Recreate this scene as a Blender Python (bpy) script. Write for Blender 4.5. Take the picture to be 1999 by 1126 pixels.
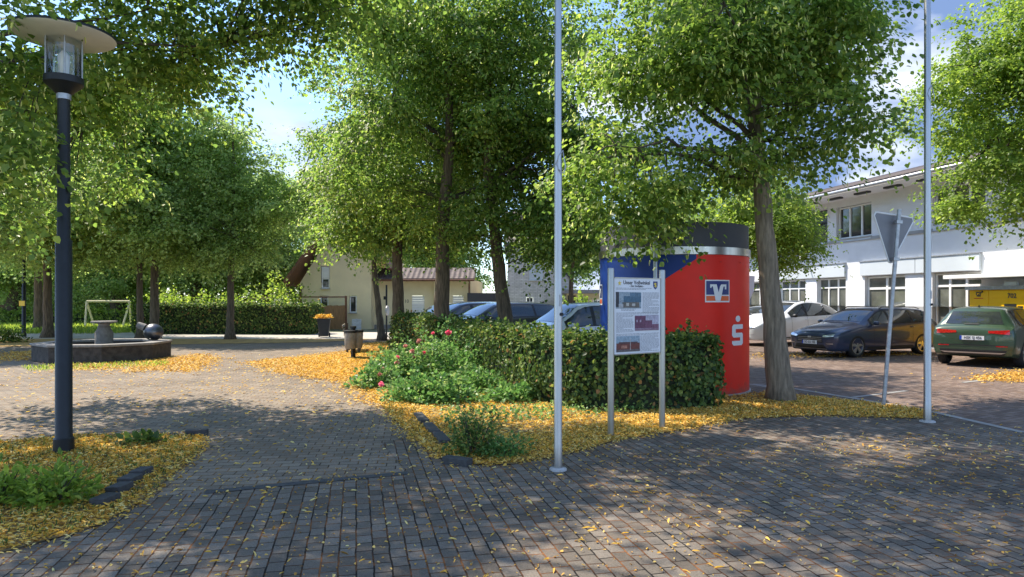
import bpy, bmesh, math, random
import numpy as np
from mathutils import Vector, Matrix
from mathutils.bvhtree import BVHTree
from mathutils.geometry import tessellate_polygon
rad = math.radians
random.seed(7)
for o in list(bpy.data.objects): bpy.data.objects.remove(o)
scene = bpy.context.scene
col = scene.collection

# ------------------------------------------------------------------ camera
H = 1.65; F = 1350.0; HY = 587.0; CX = 1000.0
cd = bpy.data.cameras.new('camera'); cam = bpy.data.objects.new('camera', cd); col.objects.link(cam)
cam.location = (0, 0, H); cam.rotation_euler = (rad(90), 0, 0)
cd.sensor_width = 36; cd.lens = F / 1999 * 36; cd.shift_y = (HY - 563) / 1999
cd.clip_end = 1500; cd.clip_start = 0.05
scene.camera = cam
# ------------------------------------------------------------------ light
SUN = Vector((-0.50, 0.33, 0.80)).normalized()
world = bpy.data.worlds.new('World'); scene.world = world; world.use_nodes = True
nt = world.node_tree; nt.nodes.clear()
def wn(t, **k):
    n = nt.nodes.new(t)
    for a, b in k.items(): setattr(n, a, b)
    return n
out = wn('ShaderNodeOutputWorld'); bg = wn('ShaderNodeBackground')
sky = wn('ShaderNodeTexSky', sky_type='NISHITA', sun_disc=False, sun_elevation=math.asin(SUN.z),
         sun_rotation=math.atan2(SUN.x, SUN.y), air_density=1.0, dust_density=0.2, ozone_density=1.6)
tc = wn('ShaderNodeTexCoord'); mp = wn('ShaderNodeMapping'); mp.inputs['Scale'].default_value = (1, 1, 2.2)
mp.inputs['Location'].default_value = (0.35, 0.2, 0.1)
n1 = wn('ShaderNodeTexNoise'); n1.inputs['Scale'].default_value = 2.6; n1.inputs['Detail'].default_value = 9; n1.inputs['Roughness'].default_value = 0.55
r1 = wn('ShaderNodeValToRGB'); r1.color_ramp.elements[0].position = 0.47; r1.color_ramp.elements[1].position = 0.64
n2 = wn('ShaderNodeTexNoise'); n2.inputs['Scale'].default_value = 5.5; n2.inputs['Detail'].default_value = 6
r2 = wn('ShaderNodeValToRGB'); r2.color_ramp.elements[0].position = 0.36; r2.color_ramp.elements[1].position = 0.62
r2.color_ramp.elements[0].color = (1.2, 1.85, 3.2, 1); r2.color_ramp.elements[1].color = (2.6, 2.8, 3.15, 1)
mx = wn('ShaderNodeMix', data_type='RGBA')
L = nt.links.new
L(tc.outputs['Generated'], mp.inputs['Vector']); L(mp.outputs[0], n1.inputs['Vector']); L(mp.outputs[0], n2.inputs['Vector'])
L(n1.outputs['Fac'], r1.inputs[0]); L(n2.outputs['Fac'], r2.inputs[0])
dt = wn('ShaderNodeVectorMath', operation='DOT_PRODUCT'); dt.inputs[1].default_value = (0.50, 0.84, 0.21); L(tc.outputs['Generated'], dt.inputs[0])
n3 = wn('ShaderNodeMath', operation='MULTIPLY_ADD'); n3.inputs[1].default_value = 0.22; L(n2.outputs['Fac'], n3.inputs[0]); L(dt.outputs['Value'], n3.inputs[2])
rd_ = wn('ShaderNodeValToRGB'); rd_.color_ramp.elements[0].position = 1.0; rd_.color_ramp.elements[1].position = 1.0
sb = wn('ShaderNodeMath', operation='SUBTRACT'); sb.inputs[1].default_value = 0.22; L(n3.outputs[0], sb.inputs[0])
rd_.color_ramp.elements[0].position = 0.76; rd_.color_ramp.elements[1].position = 0.83; L(sb.outputs[0], rd_.inputs[0])
mdk = wn('ShaderNodeMix', data_type='RGBA'); L(rd_.outputs[0], mdk.inputs['Factor']); L(r2.outputs[0], mdk.inputs['A'])
n4 = wn('ShaderNodeTexNoise'); n4.inputs['Scale'].default_value = 4.0; n4.inputs['Detail'].default_value = 7; L(mp.outputs[0], n4.inputs['Vector'])
r4 = wn('ShaderNodeValToRGB'); r4.color_ramp.elements[0].position = .5; r4.color_ramp.elements[1].position = .64; r4.color_ramp.elements[0].color = (0.75, 1.15, 2.1, 1); r4.color_ramp.elements[1].color = (3.3, 3.55, 4.0, 1); L(n4.outputs['Fac'], r4.inputs[0])
L(r4.outputs[0], mdk.inputs['B'])
mxf = wn('ShaderNodeMath', operation='MAXIMUM'); L(r1.outputs[0], mxf.inputs[0]); L(rd_.outputs[0], mxf.inputs[1])
L(mxf.outputs[0], mx.inputs['Factor']); skm = wn('ShaderNodeMix', data_type='RGBA', blend_type='MULTIPLY'); skm.inputs['Factor'].default_value = 1; skm.inputs['B'].default_value = (.74, .84, .98, 1); L(sky.outputs[0], skm.inputs['A'])
L(skm.outputs['Result'], mx.inputs['A']); L(mdk.outputs['Result'], mx.inputs['B'])
L(mx.outputs['Result'], bg.inputs[0]); bg.inputs[1].default_value = 0.15; L(bg.outputs[0], out.inputs[0])
sd = bpy.data.lights.new('sun', 'SUN'); sd.energy = 3.8; sd.angle = rad(0.53); sd.color = (1.0, 0.91, 0.78)
so = bpy.data.objects.new('sun', sd); col.objects.link(so); so.rotation_euler = SUN.to_track_quat('Z', 'Y').to_euler()
scene.view_settings.view_transform = 'Standard'; scene.view_settings.look = 'None'
scene.view_settings.exposure = 1.26; scene.view_settings.gamma = 1
scene.render.resolution_x = 1024; scene.render.resolution_y = 577
scene.render.engine = 'CYCLES'
scene.cycles.max_bounces = 8; scene.cycles.transparent_max_bounces = 12

# ------------------------------------------------------------------ helpers
def g(px, py):
    d = H * F / (py - HY); return ((px - CX) / F * d, d)
def gp(pts): return [g(*p) for p in pts]
def at(px, py, Y): return ((px - CX) / F * Y, Y, H + (HY - py) / F * Y)

def tag(o, label=None, cat=None, group=None, kind=None):
    if label: o['label'] = label
    if cat: o['category'] = cat
    if group: o['group'] = group
    if kind: o['kind'] = kind
    return o
def empty(name, label, cat, loc=(0, 0, 0), rz=0, group=None):
    o = bpy.data.objects.new(name, None); col.objects.link(o); o.empty_display_size = 0.2
    o.location = loc if len(loc) == 3 else (loc[0], loc[1], 0); o.rotation_euler = (0, 0, rz)
    return tag(o, label, cat, group)
def copy_tree(o, parent=None):
    c = o.copy(); col.objects.link(c); c.parent = parent
    for ch in list(o.children): copy_tree(ch, c)
    return c

class MB:
    def __init__(s): s.v = []; s.f = []; s.m = []
    def add(s, vs, fs, m=0):
        b = len(s.v); s.v += [tuple(v) for v in vs]; s.f += [tuple(b + i for i in f) for f in fs]; s.m += [m] * len(fs); return s
    def box(s, a, b, m=0, rot=0, bev=0):
        x0, y0, z0 = a; x1, y1, z1 = b
        if x0 > x1: x0, x1 = x1, x0
        if y0 > y1: y0, y1 = y1, y0
        if z0 > z1: z0, z1 = z1, z0
        vs = [(x0, y0, z0), (x1, y0, z0), (x1, y1, z0), (x0, y1, z0), (x0, y0, z1), (x1, y0, z1), (x1, y1, z1), (x0, y1, z1)]
        if rot:
            cx, cy = (x0 + x1) / 2, (y0 + y1) / 2; c, q = math.cos(rot), math.sin(rot)
            vs = [(cx + (x - cx) * c - (y - cy) * q, cy + (x - cx) * q + (y - cy) * c, z) for x, y, z in vs]
        return s.add(vs, [(0, 3, 2, 1), (4, 5, 6, 7), (0, 1, 5, 4), (1, 2, 6, 5), (2, 3, 7, 6), (3, 0, 4, 7)], m)
    def tube(s, pts, rs, n=12, m=0, cap=True):
        pts = [Vector(p) for p in pts]
        if not hasattr(rs, '__len__'): rs = [rs] * len(pts)
        up = Vector((0, 0, 1)); vs = []
        prev = None
        for i, p in enumerate(pts):
            d = (pts[min(i + 1, len(pts) - 1)] - pts[max(i - 1, 0)]).normalized()
            if prev is None:
                a = Vector((1, 0, 0)) if abs(d.x) < 0.9 else Vector((0, 1, 0))
                u = d.cross(a).normalized()
            else: u = (prev - d * prev.dot(d)).normalized()
            prev = u; w = d.cross(u)
            for k in range(n):
                t = 2 * math.pi * k / n; vs.append(p + (u * math.cos(t) + w * math.sin(t)) * rs[i])
        fs = []
        for i in range(len(pts) - 1):
            for k in range(n):
                k2 = (k + 1) % n; fs.append((i * n + k, i * n + k2, (i + 1) * n + k2, (i + 1) * n + k))
        if cap: fs.append(tuple(range(n - 1, -1, -1))); fs.append(tuple((len(pts) - 1) * n + k for k in range(n)))
        return s.add(vs, fs, m)
    def lathe(s, prof, n=24, m=0, c=(0, 0, 0), cap=True):
        vs = []
        for r, z in prof:
            for k in range(n):
                t = 2 * math.pi * k / n; vs.append((c[0] + r * math.cos(t), c[1] + r * math.sin(t), c[2] + z))
        fs = []
        for i in range(len(prof) - 1):
            for k in range(n):
                k2 = (k + 1) % n; fs.append((i * n + k, i * n + k2, (i + 1) * n + k2, (i + 1) * n + k))
        if cap:
            fs.append(tuple(range(n - 1, -1, -1))); fs.append(tuple((len(prof) - 1) * n + k for k in range(n)))
        return s.add(vs, fs, m)
    def prism(s, poly, z0, z1, m=0):
        n = len(poly); vs = [(x, y, z0) for x, y in poly] + [(x, y, z1) for x, y in poly]
        fs = [tuple(range(n - 1, -1, -1)), tuple(range(n, 2 * n))] + [(k, (k + 1) % n, n + (k + 1) % n, n + k) for k in range(n)]
        return s.add(vs, fs, m)
    def build(s, name, mats, parent=None, smooth=False, bevel=0, loc=None, rot=None, autos=None):
        me = bpy.data.meshes.new(name); me.from_pydata(s.v, [], s.f)
        if not isinstance(mats, (list, tuple)): mats = [mats]
        for q in mats: me.materials.append(q)
        me.polygons.foreach_set('material_index', s.m)
        if smooth:
            me.polygons.foreach_set('use_smooth', [True] * len(me.polygons))
            if autos: me.set_sharp_from_angle(angle=rad(autos))
        me.update()
        o = bpy.data.objects.new(name, me); col.objects.link(o); o.parent = parent
        if bevel:
            md = o.modifiers.new('bev', 'BEVEL'); md.width = bevel; md.segments = 2; md.limit_method = 'ANGLE'
        if loc: o.location = loc
        if rot: o.rotation_euler = rot
        return o

def newmat(name):
    m = bpy.data.materials.new(name); m.use_nodes = True; t = m.node_tree
    return m, t, t.nodes['Principled BSDF']
def ramp(t, stops, interp='LINEAR'):
    r = t.nodes.new('ShaderNodeValToRGB'); e = r.color_ramp.elements; r.color_ramp.interpolation = interp
    while len(e) < len(stops): e.new(0.5)
    for q, (p, c) in zip(e, stops): q.position = p; q.color = (*c, 1)
    return r
def noise(t, scale, detail=4, rough=0.5, coord='Object', vec=None):
    n = t.nodes.new('ShaderNodeTexNoise'); n.inputs['Scale'].default_value = scale; n.inputs['Detail'].default_value = detail
    n.inputs['Roughness'].default_value = rough
    if vec is None:
        c = t.nodes.new('ShaderNodeTexCoord'); vec = c.outputs[coord]
    t.links.new(vec, n.inputs['Vector']); return n
def mat(name, c, rough=0.6, metal=0.0, var=0.15, scale=6, bump=0.0, bscale=60, spec=0.5, coat=0.0, stretch=None):
    m, t, b = newmat(name); c = tuple(c)
    vec = None
    if stretch:
        tcn = t.nodes.new('ShaderNodeTexCoord'); mm = t.nodes.new('ShaderNodeMapping'); mm.inputs['Scale'].default_value = stretch
        t.links.new(tcn.outputs['Object'], mm.inputs[0]); vec = mm.outputs[0]
    n = noise(t, scale, 6, 0.6, vec=vec)
    lo = tuple(x * (1 - var) for x in c); hi = tuple(min(1, x * (1 + var)) for x in c)
    r = ramp(t, [(0.3, lo), (0.7, hi)]); t.links.new(n.outputs['Fac'], r.inputs[0]); t.links.new(r.outputs[0], b.inputs['Base Color'])
    b.inputs['Roughness'].default_value = rough; b.inputs['Metallic'].default_value = metal
    b.inputs['Specular IOR Level'].default_value = spec; b.inputs['Coat Weight'].default_value = coat
    b.inputs['Coat Roughness'].default_value = 0.04
    if bump:
        n2 = noise(t, bscale, 5, 0.6, vec=vec); bp = t.nodes.new('ShaderNodeBump'); bp.inputs['Strength'].default_value = bump; bp.inputs['Distance'].default_value = 0.02
        t.links.new(n2.outputs['Fac'], bp.inputs['Height']); t.links.new(bp.outputs[0], b.inputs['Normal'])
    return m
def leafmat(name, stops, trans=0.45, rough=0.45):
    m, t, b = newmat(name)
    a = t.nodes.new('ShaderNodeAttribute'); a.attribute_name = 'tint'
    r = ramp(t, stops); t.links.new(a.outputs['Fac'], r.inputs[0])
    t.links.new(r.outputs[0], b.inputs['Base Color']); b.inputs['Roughness'].default_value = rough
    b.inputs['Specular IOR Level'].default_value = 0.35
    tr = t.nodes.new('ShaderNodeBsdfTranslucent')
    hs = t.nodes.new('ShaderNodeHueSaturation'); hs.inputs['Value'].default_value = 1.95; hs.inputs['Saturation'].default_value = 1.05; hs.inputs['Hue'].default_value = 0.5
    t.links.new(r.outputs[0], hs.inputs['Color']); t.links.new(hs.outputs[0], tr.inputs['Color'])
    mxs = t.nodes.new('ShaderNodeMixShader'); mxs.inputs[0].default_value = trans
    t.links.new(b.outputs[0], mxs.inputs[1]); t.links.new(tr.outputs[0], mxs.inputs[2])
    t.links.new(mxs.outputs[0], t.nodes['Material Output'].inputs['Surface'])
    return m
def paver(name, ang, bw, rh, c1, c2, joint, dust, dusta, patch=0.3, off=0.5):
    m, t, b = newmat(name); Lk = t.links.new
    tcn = t.nodes.new('ShaderNodeTexCoord')
    dn = noise(t, 5.0, 3, vec=tcn.outputs['Object'])
    sub = t.nodes.new('ShaderNodeVectorMath'); sub.operation = 'SUBTRACT'; sub.inputs[1].default_value = (0.5, 0.5, 0.5); Lk(dn.outputs['Color'], sub.inputs[0])
    sc = t.nodes.new('ShaderNodeVectorMath'); sc.operation = 'SCALE'; sc.inputs['Scale'].default_value = 0.022; Lk(sub.outputs[0], sc.inputs[0])
    ad = t.nodes.new('ShaderNodeVectorMath'); ad.operation = 'ADD'; Lk(tcn.outputs['Object'], ad.inputs[0]); Lk(sc.outputs[0], ad.inputs[1])
    mpn = t.nodes.new('ShaderNodeMapping'); mpn.inputs['Rotation'].default_value = (0, 0, ang); Lk(ad.outputs[0], mpn.inputs[0])
    br = t.nodes.new('ShaderNodeTexBrick'); Lk(mpn.outputs[0], br.inputs['Vector'])
    br.offset = off; br.inputs['Scale'].default_value = 1; br.inputs['Brick Width'].default_value = bw; br.inputs['Row Height'].default_value = rh
    br.inputs['Mortar Size'].default_value = 0.0065; br.inputs['Mortar Smooth'].default_value = 0.35; br.inputs['Bias'].default_value = 0.0
    br.inputs['Color1'].default_value = (*c1, 1); br.inputs['Color2'].default_value = (*c2, 1); br.inputs['Mortar'].default_value = (*joint, 1)
    # big stains
    big = noise(t, 0.55, 5, 0.6, vec=tcn.outputs['Object']); rb = ramp(t, [(0.3, (1 - patch,) * 3), (0.7, (1 + patch,) * 3)]); Lk(big.outputs['Fac'], rb.inputs[0])
    m1 = t.nodes.new('ShaderNodeMix'); m1.data_type = 'RGBA'; m1.blend_type = 'MULTIPLY'; m1.inputs['Factor'].default_value = 1
    Lk(br.outputs['Color'], m1.inputs['A']); Lk(rb.outputs[0], m1.inputs['B'])
    fine = noise(t, 110, 3, 0.7, vec=tcn.outputs['Object']); rf = ramp(t, [(0.3, (0.60,) * 3), (0.72, (1.5,) * 3)]); Lk(fine.outputs['Fac'], rf.inputs[0])
    m2 = t.nodes.new('ShaderNodeMix'); m2.data_type = 'RGBA'; m2.blend_type = 'MULTIPLY'; m2.inputs['Factor'].default_value = 0.8
    Lk(m1.outputs['Result'], m2.inputs['A']); Lk(rf.outputs[0], m2.inputs['B'])
    # orange dust: mostly in joints plus patches
    d1 = noise(t, 1.7, 6, 0.7, vec=tcn.outputs['Object']); rd = ramp(t, [(0.5, (0, 0, 0)), (0.72, (1, 1, 1))]); Lk(d1.outputs['Fac'], rd.inputs[0])
    d2 = noise(t, 45, 3, 0.7, vec=tcn.outputs['Object']); rd2 = ramp(t, [(0.5, (0, 0, 0)), (0.62, (1, 1, 1))]); Lk(d2.outputs['Fac'], rd2.inputs[0])
    mu = t.nodes.new('ShaderNodeMath'); mu.operation = 'MULTIPLY'; Lk(rd.outputs[0], mu.inputs[0]); Lk(rd2.outputs[0], mu.inputs[1])
    jm = t.nodes.new('ShaderNodeMath'); jm.operation = 'MULTIPLY'; Lk(br.outputs['Fac'], jm.inputs[0])
    d3 = noise(t, 3.1, 4, 0.7, vec=tcn.outputs['Object']); rd3 = ramp(t, [(0.45, (0, 0, 0)), (0.66, (0.6, 0.6, 0.6))]); Lk(d3.outputs['Fac'], rd3.inputs[0]); Lk(rd3.outputs[0], jm.inputs[1])
    ma = t.nodes.new('ShaderNodeMath'); ma.operation = 'MULTIPLY_ADD'; ma.inputs[1].default_value = dusta; ma.use_clamp = True; Lk(mu.outputs[0], ma.inputs[0]); Lk(jm.outputs[0], ma.inputs[2])
    m3 = t.nodes.new('ShaderNodeMix'); m3.data_type = 'RGBA'; Lk(ma.outputs[0], m3.inputs['Factor']); Lk(m2.outputs['Result'], m3.inputs['A']); m3.inputs['B'].default_value = (*dust, 1)
    Lk(m3.outputs['Result'], b.inputs['Base Color']); b.inputs['Roughness'].default_value = 0.85; b.inputs['Specular IOR Level'].default_value = 0.25
    inv = t.nodes.new('ShaderNodeMath'); inv.operation = 'MULTIPLY_ADD'; inv.inputs[1].default_value = -1.0; Lk(br.outputs['Fac'], inv.inputs[0]); 
    fs = t.nodes.new('ShaderNodeMath'); fs.operation = 'MULTIPLY'; fs.inputs[1].default_value = 0.25; Lk(fine.outputs['Fac'], fs.inputs[0]); Lk(fs.outputs[0], inv.inputs[2])
    bp = t.nodes.new('ShaderNodeBump'); bp.inputs['Strength'].default_value = 0.7; bp.inputs['Distance'].default_value = 0.008; Lk(inv.outputs[0], bp.inputs['Height']); Lk(bp.outputs[0], b.inputs['Normal'])
    return m

GANG = rad(12.7)
M = {}
M['pave_front'] = paver('pave_front', -(rad(90) + GANG), 0.155, 0.108, (0.108, 0.090, 0.070), (0.188, 0.160, 0.128), (0.010, 0.008, 0.006), (0.42, 0.16, 0.045), 0.35, 0.28)
M['pave_plaza'] = paver('pave_plaza', -rad(8), 0.19, 0.13, (0.17, 0.137, 0.103), (0.25, 0.205, 0.155), (0.03, 0.02, 0.012), (0.5, 0.24, 0.07), 0.45, 0.22)  # tan lift over the footpath pavers: sunlight and dust put into the colour
M['pave_road'] = paver('pave_road', -rad(30), 0.2, 0.1, (0.13, 0.09, 0.072), (0.215, 0.16, 0.13), (0.05, 0.036, 0.027), (0.42, 0.25, 0.10), 0.3, 0.25)
M['pave_light'] = mat('pave_light', (0.42, 0.38, 0.32), 0.85, var=0.15, scale=1.2, bump=0.1)
M['stone_line'] = mat('stone_line', (0.30, 0.285, 0.26), 0.8, var=0.2, scale=3)
M['kerb'] = mat('kerb', (0.06, 0.058, 0.057), 0.85, var=0.3, scale=20, bump=0.3)
M['concrete'] = mat('concrete', (0.42, 0.41, 0.39), 0.85, var=0.2, scale=9, bump=0.2)
M['soil'] = mat('soil', (0.20, 0.14, 0.055), 0.95, var=0.5, scale=14, bump=0.6, bscale=40)
M['far_ground'] = mat('far_ground', (0.16, 0.17, 0.10), 0.95, var=0.3, scale=0.4)
M['lawn'] = mat('lawn', (0.15, 0.20, 0.045), 0.9, var=0.45, scale=3, bump=0.5, bscale=30)
M['dry_lawn'] = mat('dry_lawn', (0.36, 0.22, 0.06), 0.9, var=0.4, scale=2.4, bump=0.3, bscale=30)
M['bark'] = mat('bark', (0.115, 0.085, 0.056), 0.9, var=0.65, scale=14, bump=1.0, bscale=22, stretch=(1.6, 1.6, 0.22))
M['bark_light'] = mat('bark_light', (0.21, 0.165, 0.115), 0.9, var=0.55, scale=14, bump=1.0, bscale=22, stretch=(1.6, 1.6, 0.22))
M['branch'] = mat('branch', (0.07, 0.055, 0.04), 0.9, var=0.3)
GRN = [(0.0, (0.045, 0.085, 0.02)), (0.35, (0.12, 0.195, 0.042)), (0.7, (0.24, 0.32, 0.058)), (0.86, (0.38, 0.44, 0.085)), (1.0, (0.66, 0.66, 0.30))]
M['leaf'] = leafmat('leaf', GRN, 0.55)
M['leaf_bright'] = leafmat('leaf_bright', [(0.0, (0.08, 0.135, 0.022)), (0.5, (0.19, 0.275, 0.045)), (1.0, (0.42, 0.47, 0.09))], 0.5)
M['leaf_grey'] = leafmat('leaf_grey', [(0.0, (0.11, 0.16, 0.055)), (0.5, (0.27, 0.36, 0.11)), (1.0, (0.52, 0.58, 0.21))], 0.6)
M['leaf_hedge'] = leafmat('leaf_hedge', [(0.0, (0.025, 0.052, 0.014)), (0.5, (0.085, 0.145, 0.03)), (0.85, (0.27, 0.34, 0.075)), (1.0, (0.36, 0.20, 0.07))], 0.3, 0.55)
M['leaf_rose'] = leafmat('leaf_rose', [(0.0, (0.06, 0.13, 0.035)), (0.6, (0.14, 0.27, 0.07)), (1.0, (0.36, 0.42, 0.14))], 0.35)
M['petal'] = leafmat('petal', [(0.0, (0.26, 0.13, 0.03)), (0.25, (0.60, 0.34, 0.055)), (0.7, (0.84, 0.56, 0.11)), (1.0, (0.88, 0.76, 0.34))], 0.25, 0.7)
M['petal_orange'] = leafmat('petal_orange', [(0.0, (0.34, 0.16, 0.03)), (0.5, (0.62, 0.35, 0.06)), (1.0, (0.78, 0.56, 0.16))], 0.2, 0.7)  # oranger petals for the plaza drifts and joint crumbs
M['pink'] = mat('pink', (0.75, 0.07, 0.16), 0.6, var=0.25, scale=25)
M['pink_faded'] = mat('pink_faded', (0.62, 0.25, 0.20), 0.7, var=0.3, scale=25)
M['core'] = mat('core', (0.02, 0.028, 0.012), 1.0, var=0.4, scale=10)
M['steel'] = mat('steel', (0.40, 0.385, 0.355), 0.38, 1.0, var=0.1, scale=3, stretch=(8, 8, 0.6))
M['steel_band'] = mat('steel_band', (0.42, 0.41, 0.38), 0.28, 1.0, var=0.35, scale=3, stretch=(2, 2, 0.1))
M['alu'] = mat('alu', (0.42, 0.42, 0.43), 0.36, 0.95, var=0.12, scale=2, stretch=(8, 8, 0.6))
M['galv'] = mat('galv', (0.42, 0.43, 0.45), 0.5, 0.7, var=0.22, scale=14)
M['sign_back'] = mat('sign_back', (0.20, 0.20, 0.215), 0.55, 0.3, var=0.08, scale=4)
M['lamp_black'] = mat('lamp_black', (0.012, 0.013, 0.015), 0.5, 0.1, var=0.25, scale=12)
M['lamp_white'] = mat('lamp_white', (0.72, 0.69, 0.62), 0.5, var=0.08, scale=5)
M['stone'] = mat('stone', (0.06, 0.05, 0.042), 0.9, var=0.55, scale=7, bump=0.5, bscale=50)  # basin sides: their shade is put into this darker stone colour
M['stone_top'] = mat('stone_top', (0.23, 0.21, 0.185), 0.8, var=0.25, scale=9, bump=0.2)
M['stone_ped'] = mat('stone_ped', (0.17, 0.15, 0.125), 0.9, var=0.3, scale=9, bump=0.4)
M['bronze'] = mat('bronze', (0.13, 0.13, 0.14), 0.38, 1.0, var=0.45, scale=5)
M['water'] = mat('water', (0.02, 0.03, 0.03), 0.05, var=0.1)
M['black'] = mat('black', (0.012, 0.012, 0.013), 0.5, var=0.1)
M['dark_plastic'] = mat('dark_plastic', (0.028, 0.028, 0.03), 0.6, var=0.2)
M['tyre'] = mat('tyre', (0.018, 0.018, 0.019), 0.8, var=0.2)
M['rim'] = mat('rim', (0.55, 0.56, 0.58), 0.3, 0.9, var=0.05)
M['red'] = mat('red', (0.62, 0.022, 0.012), 0.42, var=0.06, scale=2)
M['white_paint'] = mat('white_paint', (0.78, 0.78, 0.77), 0.5, var=0.05, scale=3)
M['logo_blue'] = mat('logo_blue', (0.015, 0.03, 0.17), 0.4, var=0.05)
M['logo_orange'] = mat('logo_orange', (0.78, 0.13, 0.02), 0.4, var=0.05)
M['anthracite'] = mat('anthracite', (0.05, 0.05, 0.058), 0.6, var=0.12, scale=3)
M['cream'] = mat('cream', (0.74, 0.63, 0.40), 0.9, var=0.06, scale=1.5, bump=0.15, bscale=80)
M['cream_light'] = mat('cream_light', (0.74, 0.66, 0.46), 0.9, var=0.06, scale=1.5)
M['render_white'] = mat('render_white', (0.75, 0.76, 0.78), 0.9, var=0.05, scale=1.2, bump=0.25, bscale=60)
M['plinth'] = mat('plinth', (0.36, 0.36, 0.36), 0.9, var=0.08, scale=3)
M['frame_white'] = mat('frame_white', (0.80, 0.80, 0.79), 0.4, var=0.03)
M['shutter'] = mat('shutter', (0.72, 0.72, 0.71), 0.55, var=0.05, scale=2)
M['panel'] = mat('panel', (0.55, 0.60, 0.64), 0.35, var=0.04, scale=1.3)
M['wood_brown'] = mat('wood_brown', (0.26, 0.15, 0.075), 0.8, var=0.35, scale=4, bump=0.4, stretch=(9, 9, 0.6))
M['wood_dark'] = mat('wood_dark', (0.15, 0.065, 0.035), 0.7, var=0.3, scale=5)
M['wood_grey'] = mat('wood_grey', (0.26, 0.25, 0.25), 0.8, var=0.25, scale=6)
M['post_yellow'] = mat('post_yellow', (0.93, 0.50, 0.0), 0.45, var=0.04, scale=2)
M['roof_grey'] = mat('roof_grey', (0.25, 0.25, 0.27), 0.8, var=0.2)
M['yellow_tag'] = mat('yellow_tag', (0.75, 0.55, 0.08), 0.6, var=0.05)
M['sail'] = mat('sail', (0.66, 0.62, 0.45), 0.8, var=0.06)
M['sign_white'] = mat('sign_white', (0.74, 0.74, 0.76), 0.35, var=0.05, scale=8)
M['ink'] = mat('ink', (0.05, 0.05, 0.06), 0.6, var=0.1)
M['ink_grey'] = mat('ink_grey', (0.33, 0.33, 0.35), 0.6, var=0.3, scale=120)
M['bin_cream'] = mat('bin_cream', (0.25, 0.22, 0.17), 0.6, var=0.25, scale=8)
M['lens'] = mat('lens', (0.75, 0.77, 0.8), 0.08, 0.6, var=0.25, scale=25)
M['taillight'] = mat('taillight', (0.42, 0.012, 0.012), 0.12, var=0.5, scale=22, coat=0.8)
M['plate_blue'] = mat('plate_blue', (0.01, 0.06, 0.45), 0.4, var=0.02)
M['white_plate'] = mat('white_plate', (0.78, 0.78, 0.78), 0.4, var=0.02)
M['seat'] = mat('seat', (0.06, 0.06, 0.065), 0.8, var=0.2)

def tilemat(name, c1, c2, rw, rh):
    m, t, b = newmat(name); tcn = t.nodes.new('ShaderNodeTexCoord')
    br = t.nodes.new('ShaderNodeTexBrick'); br.inputs['Scale'].default_value = 1; br.inputs['Brick Width'].default_value = rw; br.inputs['Row Height'].default_value = rh
    br.inputs['Mortar Size'].default_value = 0.012; br.inputs['Mortar Smooth'].default_value = 0.4
    br.inputs['Color1'].default_value = (*c1, 1); br.inputs['Color2'].default_value = (*c2, 1); br.inputs['Mortar'].default_value = tuple(x * 0.5 for x in c1) + (1,)
    return m, t, b, br, tcn
def brickwall(name, c1, c2, rw, rh):
    m, t, b, br, tcn = tilemat(name, c1, c2, rw, rh)
    mm = t.nodes.new('ShaderNodeMapping'); mm.inputs['Rotation'].default_value = (rad(90), 0, 0)
    t.links.new(tcn.outputs['Object'], mm.inputs[0]); t.links.new(mm.outputs[0], br.inputs['Vector'])
    br.inputs['Mortar'].default_value = tuple(x * 0.72 for x in c1) + (1,)
    n = noise(t, 3, 5); r = ramp(t, [(0.3, (0.85,) * 3), (0.7, (1.1,) * 3)]); t.links.new(n.outputs['Fac'], r.inputs[0])
    mm2 = t.nodes.new('ShaderNodeMix'); mm2.data_type = 'RGBA'; mm2.blend_type = 'MULTIPLY'; mm2.inputs['Factor'].default_value = 1
    t.links.new(br.outputs['Color'], mm2.inputs['A']); t.links.new(r.outputs[0], mm2.inputs['B']); t.links.new(mm2.outputs['Result'], b.inputs['Base Color'])
    b.inputs['Roughness'].default_value = 0.85
    bp = t.nodes.new('ShaderNodeBump'); bp.invert = True; bp.inputs['Strength'].default_value = 0.6; bp.inputs['Distance'].default_value = 0.01
    t.links.new(br.outputs['Fac'], bp.inputs['Height']); t.links.new(bp.outputs[0], b.inputs['Normal']); return m
M['white_brick'] = brickwall('white_brick', (0.55, 0.53, 0.50), (0.66, 0.63, 0.60), 0.26, 0.085)
def rooftile(name, c1, c2):
    m, t, b, br, tcn = tilemat(name, c1, c2, 0.3, 0.33); t.links.new(tcn.outputs['Object'], br.inputs['Vector'])
    t.links.new(br.outputs['Color'], b.inputs['Base Color']); b.inputs['Roughness'].default_value = 0.8
    wv = t.nodes.new('ShaderNodeTexWave'); wv.bands_direction = 'X'; wv.inputs['Scale'].default_value = 1.05; t.links.new(tcn.outputs['Object'], wv.inputs['Vector'])
    bp = t.nodes.new('ShaderNodeBump'); bp.inputs['Strength'].default_value = 0.8; bp.inputs['Distance'].default_value = 0.05
    t.links.new(wv.outputs['Fac'], bp.inputs['Height']); t.links.new(bp.outputs[0], b.inputs['Normal']); return m
M['tiles_brown'] = rooftile('tiles_brown', (0.10, 0.082, 0.075), (0.155, 0.125, 0.11))
M['tiles_red'] = rooftile('tiles_red', (0.10, 0.075, 0.065), (0.14, 0.105, 0.09))
def glassmat(name, c, rough=0.04, var=0.3, spec=0.8):
    m = mat(name, c, rough, 0.0, var=var, scale=1.3, spec=spec); return m
M['glass_dark'] = glassmat('glass_dark', (0.045, 0.05, 0.048), var=0.5)
M['glass_office'] = glassmat('glass_office', (0.13, 0.135, 0.115), var=0.45)
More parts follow.
